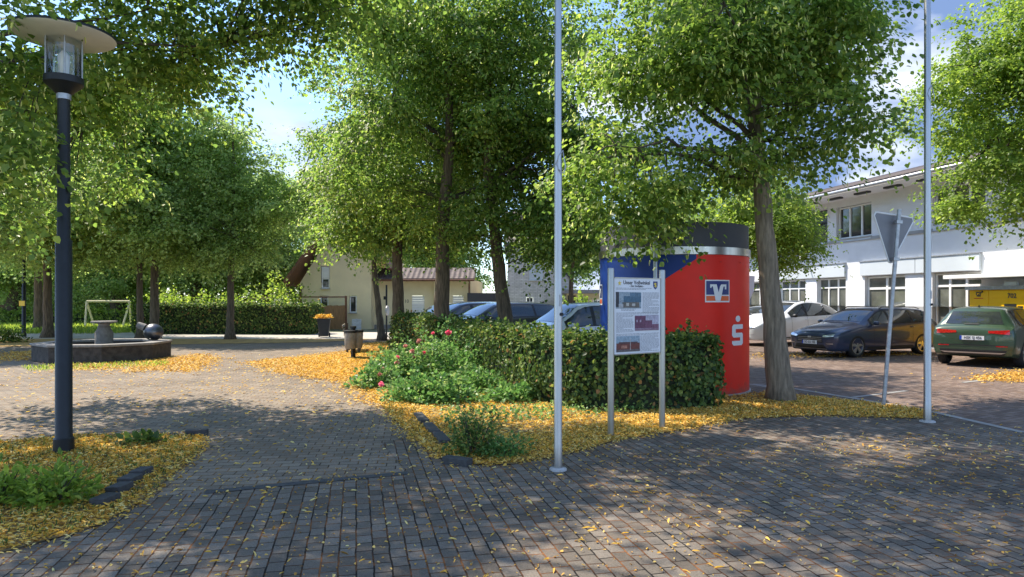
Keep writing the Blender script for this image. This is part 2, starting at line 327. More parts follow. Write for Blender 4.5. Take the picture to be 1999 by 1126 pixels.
def realglass(name, tint, trans=0.8):
    m, t, b = newmat(name)
    gl = t.nodes.new('ShaderNodeBsdfGlossy'); gl.inputs['Roughness'].default_value = 0.03; gl.inputs['Color'].default_value = (0.9, 0.9, 0.9, 1)
    tr = t.nodes.new('ShaderNodeBsdfTransparent'); tr.inputs['Color'].default_value = (*tint, 1)
    fr = t.nodes.new('ShaderNodeFresnel'); fr.inputs['IOR'].default_value = 1.55
    ma = t.nodes.new('ShaderNodeMath'); ma.operation = 'MULTIPLY_ADD'; ma.inputs[1].default_value = 1.0; ma.inputs[2].default_value = 1 - trans - 0.1; ma.use_clamp = True
    t.links.new(fr.outputs[0], ma.inputs[0])
    mxs = t.nodes.new('ShaderNodeMixShader'); t.links.new(ma.outputs[0], mxs.inputs[0]); t.links.new(tr.outputs[0], mxs.inputs[1]); t.links.new(gl.outputs[0], mxs.inputs[2])
    t.links.new(mxs.outputs[0], t.nodes['Material Output'].inputs['Surface']); return m
M['lamp_glass'] = realglass('lamp_glass', (0.92, 0.94, 0.93), 0.85)
M['car_glass'] = glassmat('car_glass', (0.03, 0.036, 0.036), 0.03, spec=1.0)
def carpaint(name, c, metal=0.15, rough=0.35): return mat(name, c, rough, metal, var=0.04, scale=2, coat=0.8)

# ------------------------------------------------------------------ fast leaf meshes
rng = np.random.default_rng(11)
def unit(a): return a / (np.linalg.norm(a, axis=1, keepdims=True) + 1e-9)
def leaf_object(name, P, D, N, size, tint, material, parent=None, width=0.42, fold=0.12, curl=0.0):
    n = len(P); D = unit(D); S = unit(np.cross(D, N)); N = np.cross(S, D)
    sz = np.broadcast_to(np.asarray(size, dtype=float), (n,))[:, None]
    wd = np.broadcast_to(np.asarray(width, dtype=float), (n,))[:, None]
    V = np.empty((n, 6, 3))
    V[:, 0] = P
    V[:, 1] = P + sz * (0.30 * D - wd * S + fold * N)
    V[:, 2] = P + sz * (0.72 * D - wd * 0.72 * S + (fold - curl * 0.6) * N)
    V[:, 3] = P + sz * (1.0 * D - curl * N)
    V[:, 4] = P + sz * (0.72 * D + wd * 0.72 * S + (fold - curl * 0.6) * N)
    V[:, 5] = P + sz * (0.30 * D + wd * S + fold * N)
    me = bpy.data.meshes.new(name); me.vertices.add(n * 6); me.vertices.foreach_set('co', V.reshape(-1).astype(np.float32))
    base = (np.arange(n) * 6)[:, None]
    loops = (base + np.array([0, 3, 2, 1, 0, 5, 4, 3])[None]).reshape(-1)
    me.loops.add(len(loops)); me.loops.foreach_set('vertex_index', loops.astype(np.int32))
    me.polygons.add(n * 2); me.polygons.foreach_set('loop_start', (np.arange(n * 2) * 4).astype(np.int32))
    me.update(calc_edges=True)
    a = me.attributes.new('tint', 'FLOAT', 'POINT'); a.data.foreach_set('value', np.repeat(tint, 6).astype(np.float32))
    me.materials.append(material)
    o = bpy.data.objects.new(name, me); col.objects.link(o); o.parent = parent; return o

def curve_pts(a, b, sag, n=6):
    a = Vector(a); b = Vector(b); return [a.lerp(b, i / n) + Vector((0, 0, sag * math.sin(math.pi * i / n))) for i in range(n + 1)]

def make_tree(name, label, base, trunk, rbase, ells, ncl, nleaf, lsize, material, seed, bracts=0.06, group=None, cl=0.42, cat='tree', limbs=14, flat=0.5, shell=0.45, bark='bark', flare=.75):
    """trunk: list of (dx,dy,z) points; ells: list of (dx,dy,z,rx,ry,rz,weight)"""
    r = np.random.default_rng(seed); rd = random.Random(seed)
    root = empty(name, label, cat, (base[0], base[1], 0), 0, group)
    tp = [Vector(p) for p in trunk]
    # densify trunk
    pts = []; 
    for i in range(len(tp) - 1):
        for k in range(5): pts.append(tp[i].lerp(tp[i + 1], k / 5))
    pts.append(tp[-1]); zt = tp[-1].z
    rs = [rbase * (1 - 0.85 * (p.z / zt)) * (1 + flare * math.exp(-max(p.z, 0) * 5.5)) * (1 + rd.uniform(-.04, .04)) for p in pts]
    pts = [Vector((p.x + rd.uniform(-.015, .015), p.y + rd.uniform(-.015, .015), p.z)) for p in pts]
    pts[0].z = -0.1
    mb = MB(); mb.tube(pts, rs, 14); mb.build('trunk', M[bark], root, smooth=True)
    E2 = []
    for e in ells:
        if e[3] >= 1.7:
            k = 11; dd = unit(r.normal(size=(k, 3)))
            for j in range(k):
                f = r.uniform(.42, .74); q = r.uniform(.30, .50)
                E2.append((e[0] + dd[j, 0] * e[3] * f, e[1] + dd[j, 1] * e[4] * f, e[2] + dd[j, 2] * e[5] * f, e[3] * q, e[4] * q, e[5] * q * .8, e[6] / k * (q / .4) ** 2))
            E2.append((*e[:3], e[3] * .55, e[4] * .55, e[5] * .6, e[6] * .15))
        else: E2.append(e)
    ells = E2
    w = np.array([e[6] for e in ells], float); w /= w.sum()
    idx = r.choice(len(ells), ncl, p=w)
    d = unit(r.normal(size=(ncl, 3))); rr = (r.random(ncl) * (1 - shell) + shell) ** 0.5
    E = np.array([e[:6] for e in ells])
    C = E[idx, :3] + d * rr[:, None] * E[idx, 3:6]
    # limbs
    br = MB(); lim = []
    order = r.permutation(ncl)[:limbs]
    lowz = min(C[:, 2])
    for q in order:
        c = Vector(C[q]); cand = [p for p in pts if p.z > max(lowz + .35, zt * 0.33)]
        h = max(0.0, c.z - 0.55 * math.hypot(c.x, c.y)); s0 = min(cand, key=lambda p: abs(p.z - h))
        cp = curve_pts(s0, c, 0.25 * (c - s0).length * 0.4, 7)
        cp = [cp[0]] + [p + Vector((rd.uniform(-.08, .08), rd.uniform(-.08, .08), rd.uniform(-.06, .06))) for p in cp[1:]]
        r0 = max(0.02, rbase * 0.38 * (1 - s0.z / zt * .7)); br.tube(cp, [r0 * (1 - 0.88 * i / 7) for i in range(8)], 6, cap=False); lim += cp[1:]
    LP = np.array([tuple(p) for p in lim + pts[len(pts) // 3:]])
    for q in range(ncl):
        if q % 2: continue
        dd = np.linalg.norm(LP - C[q], axis=1); k = int(dd.argmin())
        br.tube(curve_pts(LP[k], C[q], 0.08, 3), [0.016, 0.012, 0.008, 0.005], 4, cap=False)
    br.build('branches', M['branch'], root, smooth=True)
    # leaves
    per = np.maximum(8, (nleaf * r.uniform(0.45, 1.5, ncl))).astype(int); ci = np.repeat(np.arange(ncl), per); n = len(ci)
    csz = r.uniform(0.75, 1.3, ncl); K = 9
    sd3 = r.normal(size=(ncl, K, 3)); sd3[:, :, 2] *= .45; sd3 = sd3 / np.linalg.norm(sd3, axis=2, keepdims=True)
    si = r.integers(0, K, n); sl_ = r.uniform(.7, 1.5, (ncl, K))[ci, si] * csz[ci] * cl * 1.9; dr3 = sd3[ci, si]
    t_ = r.random(n) ** .75; lat = unit(np.cross(dr3, np.array([0, 0, 1.0]))) ; sg_ = np.where(r.random(n) < .5, -1, 1)[:, None]
    P = C[ci] + dr3 * (t_ * sl_)[:, None] + r.normal(size=(n, 3)) * lsize * np.array([.75, .75, .45]) + lat * sg_ * lsize * .35
    P[:, 2] -= .45 * t_ ** 2 * sl_
    D = dr3 * .6 + lat * sg_ * .9 + r.normal(size=(n, 3)) * .35; D[:, 2] -= .45 + .5 * t_
    N = r.normal(size=(n, 3)) * .42 + np.array([0, 0, 1.0]) + dr3 * .35
    tint = np.clip(r.normal(0.42, 0.17, n) + r.normal(0, 0.07, ncl)[ci], 0, 0.9)
    sz = lsize * r.uniform(0.7, 1.25, n); wd = np.full(n, 0.42)
    isb = r.random(n) < bracts
    tint[isb] = r.uniform(0.9, 1.0, isb.sum()); wd[isb] = 0.12; D[isb] = D[isb] * 0.3 + np.array([0, 0, -1.0])
    leaf_object('crown', P, D, N, sz, tint, material, root, wd)
    return root

def in_poly(P, poly):
    x, y = P[:, 0], P[:, 1]; ins = np.zeros(len(P), bool); n = len(poly); j = n - 1
    for i in range(n):
        xi, yi = poly[i]; xj, yj = poly[j]
        c = ((yi > y) != (yj > y)) & (x < (xj - xi) * (y - yi) / (yj - yi + 1e-12) + xi); ins ^= c; j = i
    return ins
def sample_poly(poly, n, r=rng):
    a = np.array(poly); lo, hi = a.min(0), a.max(0); outp = []
    tot = 0
    while tot < n:
        q = r.uniform(lo, hi, (max(n, 200), 2)); q = q[in_poly(q, poly)]; outp.append(q); tot += len(q)
    return np.concatenate(outp)[:n]
def edge_dist(P, poly):
    d = np.full(len(P), 1e9); n = len(poly)
    for i in range(n):
        a = np.array(poly[i]); b = np.array(poly[(i + 1) % n]); ab = b - a
        t = np.clip(((P - a) @ ab) / (ab @ ab + 1e-9), 0, 1); d = np.minimum(d, np.linalg.norm(P - a - t[:, None] * ab, axis=1))
    return d
def litter(name, polys, dens, size, material, label, cat='fallen blossoms', z=0.012, spread=0.12, hz=0.025, zf=None, wd=0.13):
    Ps = []
    for poly, k in polys:
        a = np.array(poly); area = 0.5 * abs(np.dot(a[:, 0], np.roll(a[:, 1], 1)) - np.dot(a[:, 1], np.roll(a[:, 0], 1)))
        q = sample_poly(poly, int(area * dens * k)); q = q + rng.normal(size=q.shape) * spread * rng.random((len(q), 1)); Ps.append(q)
    Q = np.concatenate(Ps); n = len(Q); far_ = rng.random(n) < .05; Q[far_] += rng.normal(size=(far_.sum(), 2)) * spread * 1.8
    if dens > 700:
        pn = np.sin(Q[:, 0] * 5.1 + 2 * np.sin(Q[:, 1] * 2.3)) * np.sin(Q[:, 1] * 6.3 + 1.7 * np.sin(Q[:, 0] * 3.1)) + .5 * np.sin(Q[:, 0] * 13 + Q[:, 1] * 9)
        Q = Q[rng.random(n) < .90 + .25 * pn]; n = len(Q)
    zz = z + rng.random(n) * hz + (zf(Q) if zf else 0)
    P = np.column_stack([Q, zz]); ang = rng.uniform(0, 2 * math.pi, n)
    D = np.column_stack([np.cos(ang), np.sin(ang), rng.normal(0, 0.22, n)]); N = np.column_stack([rng.normal(0, .45, (n, 2)), np.ones(n)])
    o = leaf_object(name, P, D, N, size * rng.uniform(0.6, 1.4, n), rng.random(n), material, None, wd * rng.uniform(.7, 1.4, n), 0.1, rng.uniform(-.25, .3))
    return tag(o, label, cat, kind='stuff')

def sheet(name, poly, z, material, kind='structure', label=None, cat=None):
    mb = MB(); mb.add([(x, y, z) for x, y in poly], [tuple(range(len(poly)))])
    o = mb.build(name, material)
    me = o.data; bm = bmesh.new(); bm.from_mesh(me); bm.normal_update()
    for f in bm.faces:
        if f.normal.z < 0: f.normal_flip()
    bmesh.ops.triangulate(bm, faces=bm.faces); bm.to_mesh(me); bm.free()
    return tag(o, label, cat, kind=kind)

# ------------------------------------------------------------------ SETTING: ground
sheet('ground', [(-300, -20), (300, -20), (300, 500), (-300, 500)], -0.012, M['far_ground'])
front_poly = [(-14, 0.3), (16, 0.3), (20, 8.0)] + gp([(1999, 843), (1805, 800), (1661, 776), (1556, 760), (1500, 752)]) + [(2.0, 14.0), (-1.5, 8.0)] + gp([(797, 923), (400, 961)]) + [(-7, 4.2), (-14, 1.5)]
plaza_poly = gp([(797, 923), (400, 961)]) + [(-7, 4.2), (-14, 1.5), (-40, 1.5), (-40, 29.5), (-3.6, 29.5), (-3.0, 25), (0.6, 12.0), (0.6, 7.0)]
sheet('plaza_paving', plaza_poly, -0.004, M['pave_plaza'])
sheet('footpath_paving', front_poly, 0.004, M['pave_front'])
road_poly = gp([(1999, 843), (1805, 800), (1661, 776), (1556, 760), (1500, 752)]) + [(2.0, 14.0), (-1.5, 19.0), (-3.0, 25), (-3.2, 36), (25, 36), (40, 30), (40, 8), (20, 8)]
sheet('parking_court', road_poly, 0.0, M['pave_road'])
sheet('light_path', [(-60, 30.0), (-3.4, 29.6), (-3.0, 36), (-10, 36.2), (-60, 33.6)], 0.008, M['pave_light'])
sheet('lawn', [(-80, 34.2), (-19.5, 33.9), (-19.5, 90), (-80, 90)], -0.004, M['lawn'])
sheet('dry_verge', [(-60, 25.5), (-20, 24.5), (-13, 26.0), (-7.5, 27.5), (-6.0, 29.9), (-60, 30.2)], 0.010, M['dry_lawn'])
# gutter line and bay lines
def strip(name, pts, w, z, material):
    mb = MB()
    for (a, b) in zip(pts[:-1], pts[1:]):
        a = Vector((*a, 0)); b = Vector((*b, 0)); d = (b - a).normalized(); s = Vector((-d.y, d.x, 0)) * w / 2
        mb.add([a - s + Vector((0, 0, z)), b - s + Vector((0, 0, z)), b + s + Vector((0, 0, z)), a + s + Vector((0, 0, z))], [(0, 1, 2, 3)])
    return tag(mb.build(name, material), kind='structure')
strip('gutter', gp([(1999, 845), (1805, 801), (1661, 777), (1556, 760), (1470, 750)]), 0.12, 0.009, M['stone_line'])
strip('bay_marking', gp([(1665, 776), (1770, 763)]), 0.10, 0.007, M['stone_line'])
strip('bay_marking', gp([(1880, 747), (1955, 738)]), 0.10, 0.007, M['stone_line'])
strip('bay_marking', gp([(1457, 749), (1500, 756)]), 0.10, 0.0075, M['stone_line'])
strip('drain_channel', gp([(400, 962), (797, 924)]), 0.11, 0.009, M['kerb'])

# ------------------------------------------------------------------ beds
bedR = gp([(690, 742), (735, 782), (800, 850), (850, 893), (905, 908), (1000, 908), (1100, 890), (1200, 862), (1310, 843), (1450, 818), (1600, 812), (1800, 818), (1815, 803), (1700, 788), (1560, 772), (1500, 765), (1440, 773)]) + [(3.2, 11.9), (1.4, 12.6), (-.2, 17.0), (-2.6, 22.0), (-3.4, 27.5)] + gp([(700, 690), (560, 700), (600, 715)])
bedL = gp([(-120, 880), (0, 866), (150, 852), (280, 850), (398, 853), (392, 880), (340, 925), (290, 972), (200, 1025), (120, 1050), (0, 1082), (-120, 1110)])
sheet('planting_bed', bedR, 0.013, M['soil'])
sheet('planting_bed', bedL, 0.013, M['soil'])
litter('fallen_blossoms', [(bedR, 1.0)], 1000, 0.045, M['petal'], 'yellow fallen lime blossoms covering the large hedge bed', spread=0.16)
litter('fallen_blossoms', [(bedL, 1.0)], 3000, 0.042, M['petal'], 'yellow fallen lime blossoms covering the small bed round the black lamp', spread=0.12)
# near-front band of the right bed, thicker
band = gp([(735, 782), (800, 850), (850, 893), (905, 908), (1000, 908), (1100, 890), (1200, 862), (1310, 843), (1450, 818), (1600, 812), (1800, 818), (1815, 803), (1700, 788), (1560, 775), (1450, 785), (1300, 800), (1200, 825), (1060, 850), (950, 860), (880, 840), (800, 790)])
litter('fallen_blossoms', [(band, 1.0)], 2600, 0.042, M['petal'], 'dense golden blossom drift along the front edge of the hedge bed', spread=0.10)
patches = [(gp([(560, 700), (690, 684), (760, 700), (745, 735), (700, 745), (640, 738)]), 1.0), (gp([(480, 708), (560, 698), (690, 738), (760, 790), (730, 792), (660, 745), (560, 732)]), 1.0),
           (gp([(270, 706), (400, 690), (425, 702), (380, 728), (300, 722), (240, 730)]), 0.8), (gp([(100, 712), (240, 706), (240, 722), (120, 724)]), 0.5), (gp([(0, 690), (110, 682), (110, 700), (0, 708)]), 0.5),
           (gp([(700, 672), (770, 666), (790, 690), (700, 690)]), 0.8), (gp([(1890, 742), (1999, 722), (2100, 735), (2100, 755), (1960, 745)]), 1.0),
           (gp([(1470, 690), (1800, 688), (1800, 694), (1480, 700)]), 0.25)]
litter('fallen_blossoms', patches, 800, 0.052, M['petal_orange'], 'orange blossom drifts lying across the brick plaza and court', spread=0.35, wd=0.3, hz=0.012)
allp = [(gp([(-60, 1000), (400, 940), (800, 900), (1100, 880), (1999, 830), (2100, 1150), (-60, 1150)]), 1.0)]
litter('fallen_bracts', allp, 24, 0.055, M['petal'], 'single yellow bracts scattered over the grey footpath pavers', 'fallen bracts', hz=0.006, wd=0.10)
litter('fallen_bracts', [(gp([(0, 720), (700, 720), (850, 890), (400, 940), (0, 850)]), 1.0)], 22, 0.055, M['petal'], 'yellow bracts scattered over the sunlit brick plaza', 'fallen bracts', hz=0.006, wd=0.13)
litter('joint_debris', [(gp([(-60, 980), (400, 935), (1100, 880), (1999, 840), (2100, 1150), (-60, 1150)]), 1.0)], 90, 0.022, M['petal_orange'], 'small orange blossom crumbs lying in the joints of the grey pavers', 'debris', hz=0.004, wd=0.3)

# kerb stones around beds (individual)
def kerbstone(px, py, ln, w, yaw, label, tilt=0.0):
    x, y = g(px, py); mb = MB(); mb.box((-ln / 2, -w / 2, -0.05), (ln / 2, w / 2, 0.075))
    o = mb.build('kerb_stone', M['kerb'], bevel=0.006, loc=(x, y, 0), rot=(tilt, 0, yaw))
    tag(o, label, 'kerb stone', 'loose kerb stones edging the beds')
for k, (px, py, yaw, lb) in enumerate([(206, 985, 0.5, 'dark kerb stone nearest the camera beside the small blossom bed'), (234, 962, 0.55, 'dark kerb stone second nearest along the small blossom bed'),
        (254, 945, 0.6, 'dark kerb stone third along the small blossom bed'), (277, 930, 0.6, 'dark kerb stone farthest along the small blossom bed')]):
    kerbstone(px, py, 0.2, 0.13, yaw + .95, lb, random.uniform(-.05, .05))
for px, py, ln, lb in [(823, 822, 0.36, 'long dark kerb stone farthest up the hedge bed edge'), (843, 843, 0.34, 'dark kerb stone in the middle of the hedge bed edge'), (862, 862, 0.3, 'dark kerb stone nearest the small green bush')]:
    kerbstone(px, py, ln * 1.75, 0.12, rad(106), lb)
kerbstone(893, 907, 0.3, 0.12, rad(150), 'flat dark kerb stone at the front tip of the hedge bed')
kerbstone(385, 850, 0.25, 0.1, rad(15), 'dark kerb stone at the far corner of the small blossom bed')

# ------------------------------------------------------------------ small plants
def leafy(name, c, rad3, n, size, material, parent, seed, up=0.4, w=0.4, zmin=0.02, tb=(0.5, 0.22)):
    r = np.random.default_rng(seed); d = unit(r.normal(size=(n, 3))); d[:, 2] = np.abs(d[:, 2]); rr = r.random(n) ** 0.4
    lump = 1 + 0.30 * np.sin(d[:, 0] * 6 + seed) * np.cos(d[:, 1] * 5 + seed * 2) + .22 * np.sin(d[:, 2] * 9 + d[:, 0] * 8 + seed)
    P = np.array(c) + d * (rr * lump)[:, None] * np.array(rad3); P[:, 2] = np.maximum(P[:, 2], zmin)
    D = d + r.normal(size=(n, 3)) * 0.6; D[:, 2] += -0.1; N = r.normal(size=(n, 3)) * 0.5 + np.array([0, 0, 1]) + d * up
    return leaf_object(name, P, D, N, size * r.uniform(0.6, 1.3, n), np.clip(r.normal(tb[0], tb[1], n), 0, 1), material, parent, w)
def stems(parent, rx, ry, h, n, rd, m='branch'):
    mb = MB()
    for k in range(n):
        a = rd.uniform(0, 6.28); q = rd.uniform(.3, .9); e = Vector((math.cos(a) * rx * q, math.sin(a) * ry * q, h * rd.uniform(.6, 1)))
        mb.tube([Vector((e.x * .15, e.y * .15, 0)), Vector((e.x * .6, e.y * .6, e.z * .55)), e], [.008, .006, .003], 5, cap=False)
    return mb.build('stems', M[m], parent)
def flower(parent, p, s, m, rd):
    n = 70; r = np.random.default_rng(int(rd.random() * 1e6)); d = unit(r.normal(size=(n, 3))); P = np.array(p) + d * s * (r.random((n, 1)) * .6) * np.array([1, 1, .7])
    t = np.cross(d, r.normal(size=(n, 3)))
    return leaf_object('flower', P, t, d, s * 0.55 * r.uniform(.6, 1.4, n), r.random(n), m, parent, 0.45, 0.25)
M['pinkleaf'] = leafmat('pinkleaf', [(0, (0.70, 0.07, 0.16)), (1, (0.92, 0.30, 0.38))], 0.3)
M['fadedleaf'] = leafmat('fadedleaf', [(0, (0.45, 0.20, 0.14)), (1, (0.72, 0.36, 0.30))], 0.3)
rd = random.Random(5)
roses = [((738, 756), .42, .36, 'rose bush at the far-left end of the flower bed, low and pale green', 1), ((782, 745), .52, .50, 'rose bush with two faded pink heads above the brick edge', 2),
         ((815, 742), .72, .78, 'rose bush in the middle of the bed carrying faded pink clusters', 3), ((905, 745), .55, .62, 'dark leafy bush right of the tall rose against the hedge', 10), ((858, 735), .65, 1.0, 'tallest rose bush with one bright pink bloom beside the thick trunk', 4),
         ((812, 783), .46, .38, 'rose bush low at the front edge with a deep pink bloom', 5), ((872, 785), .52, .36, 'leafy low bush without blooms in front of the tall rose', 6),
         ((935, 765), .48, .38, 'leafy low bush between the roses and the hedge', 7), ((765, 722), .50, .45, 'dark green shrub behind the roses next to the litter bin', 8),
         ((1000, 783), .38, .22, 'low spreading plant below the long hedge face', 9)]
for (px, py), r_, h_, lb, sd_ in roses:
    x, y = g(px, py); root = empty('rose_bush', lb, 'rose bush', (x, y, 0.01), 0, 'rose bushes in the hedge bed')
    leafy('foliage', (0, 0, 0.03), (r_ * 1.15, r_, h_), int(1900 * r_ / .6), 0.066, M['leaf_rose'], root, sd_)
    stems(root, r_, r_, h_, 12, rd)
    if sd_ in (1, 2, 3, 4, 5):
        spots = {4: [((878 - px) / F * y, -0.35, h_ * 0.98 - 0.02, .085, 'pinkleaf'), (-.1, -.3, h_ * .95, .05, 'pinkleaf'), (-.4, -.3, h_ * .8, .06, 'fadedleaf'), (-.3, -.45, h_ * .62, .06, 'fadedleaf')], 5: [(-.55, -.1, .28, .07, 'pinkleaf')],
                 3: [(-.2, -.3, .72, .06, 'fadedleaf'), (-.05, -.4, .62, .07, 'fadedleaf'), (-.35, -.4, .5, .06, 'pinkleaf'), (.2, -.45, .6, .05, 'pinkleaf'), (.05, -.2, .80, .06, 'fadedleaf'), (.0, -.45, .52, .06, 'fadedleaf')], 2: [(0, -.4, .42, .07, 'fadedleaf'), (-.3, -.4, .3, .06, 'fadedleaf')], 1: [(.1, -.35, .28, .06, 'fadedleaf')]}[sd_]
        for fx, fy, fz, fs, fm in spots: flower(root, (fx, fy, fz), fs, M[fm], rd)
def bush(name, label, px, py, rx, ry, h, n, size, material, seed, cat='bush', w=0.4, group=None, c=None):
    x, y = c if c else g(px, py); root = empty(name, label, cat, (x, y, 0.01), 0, group)
    leafy('foliage', (0, 0, 0.02), (rx, ry, h), n, size, material, root, seed, w=w); stems(root, rx, ry, h, 10, random.Random(seed)); return root
bush('small_bush', 'small dark green bush at the front tip of the hedge bed', 925, 890, .30, .26, .46, 1500, .034, M['leaf_hedge'], 21, 'bush')
bush('small_bush', 'low sprawling green shoots right of the small bush', 985, 893, .26, .2, .2, 800, .034, M['leaf_rose'], 22, 'bush')
bush('seedling_bush', 'bright green elder seedling in the small bed, right one of the pair', 105, 985, .30, .24, .27, 700, .07, M['leaf_bright'], 23, 'plant', w=0.22)
bush('seedling_bush', 'bright green elder seedling in the small bed, cut by the photo edge', 0, 985, .22, .22, .27, 450, .07, M['leaf_bright'], 24, 'plant', w=0.22)
bush('green_sprig', 'flat green leafy sprig lying on the blossoms right of the lamp base', 280, 868, .28, .14, .07, 90, .10, M['leaf_hedge'], 25, 'plant', w=0.3)
bush('low_shrub', 'dark low shrub at the left edge beyond the plaza', 5, 668, .9, .7, .6, 1200, .09, M['leaf_hedge'], 26, 'shrub')
# green ground cover in the beds
gc_poly = gp([(880, 850), (1000, 830), (1200, 815), (1340, 800), (1400, 790), (1380, 775), (1200, 790), (1000, 800), (900, 805), (850, 795)])
q = sample_poly(gc_poly, 1500); n = len(q)
ground_cover = leaf_object('ground_cover', np.column_stack([q, 0.03 + rng.random(n) * 0.10]), rng.normal(size=(n, 3)), rng.normal(size=(n, 3)) * .5 + np.array([0, 0, 1]), 0.045 * rng.uniform(.6, 1.3, n), rng.random(n), M['leaf_rose'], None, .4)
tag(ground_cover, 'green ivy and weeds creeping under the hedge', 'ground cover', kind='stuff')
q = np.concatenate([sample_poly(bedL, 2600), sample_poly(band, 2200)]); n = len(q)
gl = leaf_object('grass_blades', np.column_stack([q, np.full(n, .015)]), np.column_stack([rng.normal(0, .5, (n, 2)), np.ones(n)]), rng.normal(size=(n, 3)), 0.05 * rng.uniform(.5, 1.2, n), rng.random(n), M['leaf_hedge'], None, .1)
tag(gl, 'short grass blades poking through the blossoms in both beds', 'grass', kind='stuff')
q = np.concatenate([sample_poly([(-45, 34.5), (-19.8, 34.2), (-19.8, 46), (-45, 50)], 22000), sample_poly(gp([(40, 716), (330, 706), (330, 716), (60, 726)]), 900)]); n = len(q)
gl = leaf_object('grass_blades', np.column_stack([q, np.full(n, .0)]), np.column_stack([rng.normal(0, .35, (n, 2)), np.ones(n)]), rng.normal(size=(n, 3)), 0.3 * rng.uniform(.3, 1.2, n) * np.where(q[:, 1] < 30, .3, 1), rng.random(n) * .7 + .3, M['leaf_bright'], None, .09)
tag(gl, 'tall grass of the meadow behind the light path', 'grass', kind='stuff')

# ------------------------------------------------------------------ hedges
def hedge(name, label, path, th, h, dens, lsize, material, seed, side=1, group=None):
    r = np.random.default_rng(seed); pts = [Vector((*p, 0)) for p in path]
    root = empty(name, label, 'hedge', tuple(pts[0]), 0, group)
    dirs = []; 
    for i in range(len(pts)):
        d = (pts[min(i + 1, len(pts) - 1)] - pts[max(i - 1, 0)]).normalized(); dirs.append(Vector((d.y, -d.x, 0)) * side)
    A = pts; B = [p + n_ * th for p, n_ in zip(pts, dirs)]
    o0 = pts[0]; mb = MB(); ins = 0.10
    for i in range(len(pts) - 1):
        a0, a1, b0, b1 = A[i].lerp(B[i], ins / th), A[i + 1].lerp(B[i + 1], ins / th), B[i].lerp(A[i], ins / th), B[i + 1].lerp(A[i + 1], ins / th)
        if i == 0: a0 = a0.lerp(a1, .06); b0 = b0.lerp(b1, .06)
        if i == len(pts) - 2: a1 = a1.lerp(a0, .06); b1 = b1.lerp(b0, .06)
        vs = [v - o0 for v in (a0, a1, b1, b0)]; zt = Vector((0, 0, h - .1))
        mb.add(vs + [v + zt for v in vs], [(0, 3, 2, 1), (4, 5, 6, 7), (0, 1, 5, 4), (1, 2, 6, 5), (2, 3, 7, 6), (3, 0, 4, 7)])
    mb.build('stems', M['core'], root)  # solid dark filler core behind the leaves, not separate stems
    Ps = []; Ns = []
    def face(p0, p1, nn, zz0, zz1, wn=None):
        ln = (p1 - p0).length; cnt = int(ln * (zz1 - zz0) * dens); t = r.random(cnt)[:, None]; z = r.uniform(zz0, zz1, cnt)
        P = np.array(p0)[None] * (1 - t) + np.array(p1)[None] * t; P[:, 2] = z
        dep = (r.random(cnt) ** 1.5) * 0.17 - 0.07 * np.sin(P[:, 0] * 3.1 + P[:, 1] * 2.3) * np.sin(z * 4.0) - (r.random(cnt) < .04) * 0.09
        dep = dep + .13 * np.clip((z - (h - .25)) / .25, 0, 1) ** 2 + .06 * np.clip((.3 - z) / .3, 0, 1); keep = (z > .22) | (r.random(cnt) < .55); P -= np.array(nn)[None] * dep[:, None]; P = P[keep]; cnt = len(P); Ps.append(P); Ns.append(np.tile(np.array(nn), (cnt, 1)))
    def top(a0, a1, b1, b0):
        ar = ((a1 - a0).length + (b1 - b0).length) / 2 * th; cnt = int(ar * dens * 1.1); t = r.random(cnt)[:, None]; s = r.random(cnt)[:, None]
        P = (np.array(a0) * (1 - t) + np.array(a1) * t) * (1 - s) + (np.array(b0) * (1 - t) + np.array(b1) * t) * s
        P[:, 2] = h - (r.random(cnt) ** 1.5) * .12 + 0.035 * np.sin(P[:, 0] * 4 + P[:, 1] * 3) + (r.random(cnt) < .06) * r.random(cnt) * 0.12 - 0.10 * (np.abs(s[:, 0] - .5) * 2) ** 6
        Ps.append(P); Ns.append(np.tile(np.array([0, 0, 1.]), (cnt, 1)))
    for i in range(len(pts) - 1):
        nn = -(dirs[i] + dirs[i + 1]).normalized(); face(A[i], A[i + 1], nn, 0.02, h); face(B[i], B[i + 1], -nn, 0.02, h); top(A[i], A[i + 1], B[i + 1], B[i])
    e0 = (pts[0] - pts[1]).normalized(); face(A[0], B[0], e0, 0.02, h); e1 = (pts[-1] - pts[-2]).normalized(); face(A[-1], B[-1], e1, .02, h)
    ia = np.concatenate(Ps); tops = np.where(ia[:, 2] > h - .12)[0]; sel = r.choice(tops, min(len(tops), int(len(ia) / 110)))
    k = 9; hh = np.linspace(.0, 1, k)[None, :] * r.uniform(.05, .20, (len(sel), 1)); SP = np.repeat(ia[sel], k, 0); SP[:, 2] += hh.reshape(-1); SP[:, :2] += r.normal(0, .018, (len(SP), 2)); Ps.append(SP); Ns.append(r.normal(size=SP.shape) * .6 + np.array([0, 0, .6]))
    P = np.concatenate(Ps) - np.array(o0); N = np.concatenate(Ns); n = len(P)
    D = r.normal(size=(n, 3)) * 0.8 + np.array([0, 0, -.35]); D -= N * (D * N).sum(1)[:, None] * 0.7; NN = N + r.normal(size=(n, 3)) * .55
    tint = np.clip(r.normal(.42, .24, n), 0, .88); br_ = r.random(n) < .035; tint[br_] = 1.0
    leaf_object('foliage', P, D, NN, lsize * r.uniform(.6, 1.3, n), tint, material, root, .38)
    return root
hedge('hedge', 'clipped green hedge wrapping in front of the red and blue kiosk', [(-1.75, 17.2), (-.75, 14.2), (.35, 11.3), (.95, 10.45), (1.9, 10.2), (3.22, 10.55)], 0.95, 1.10, 1100, .070, M['leaf_hedge'], 31, side=-1, group='clipped hedges')
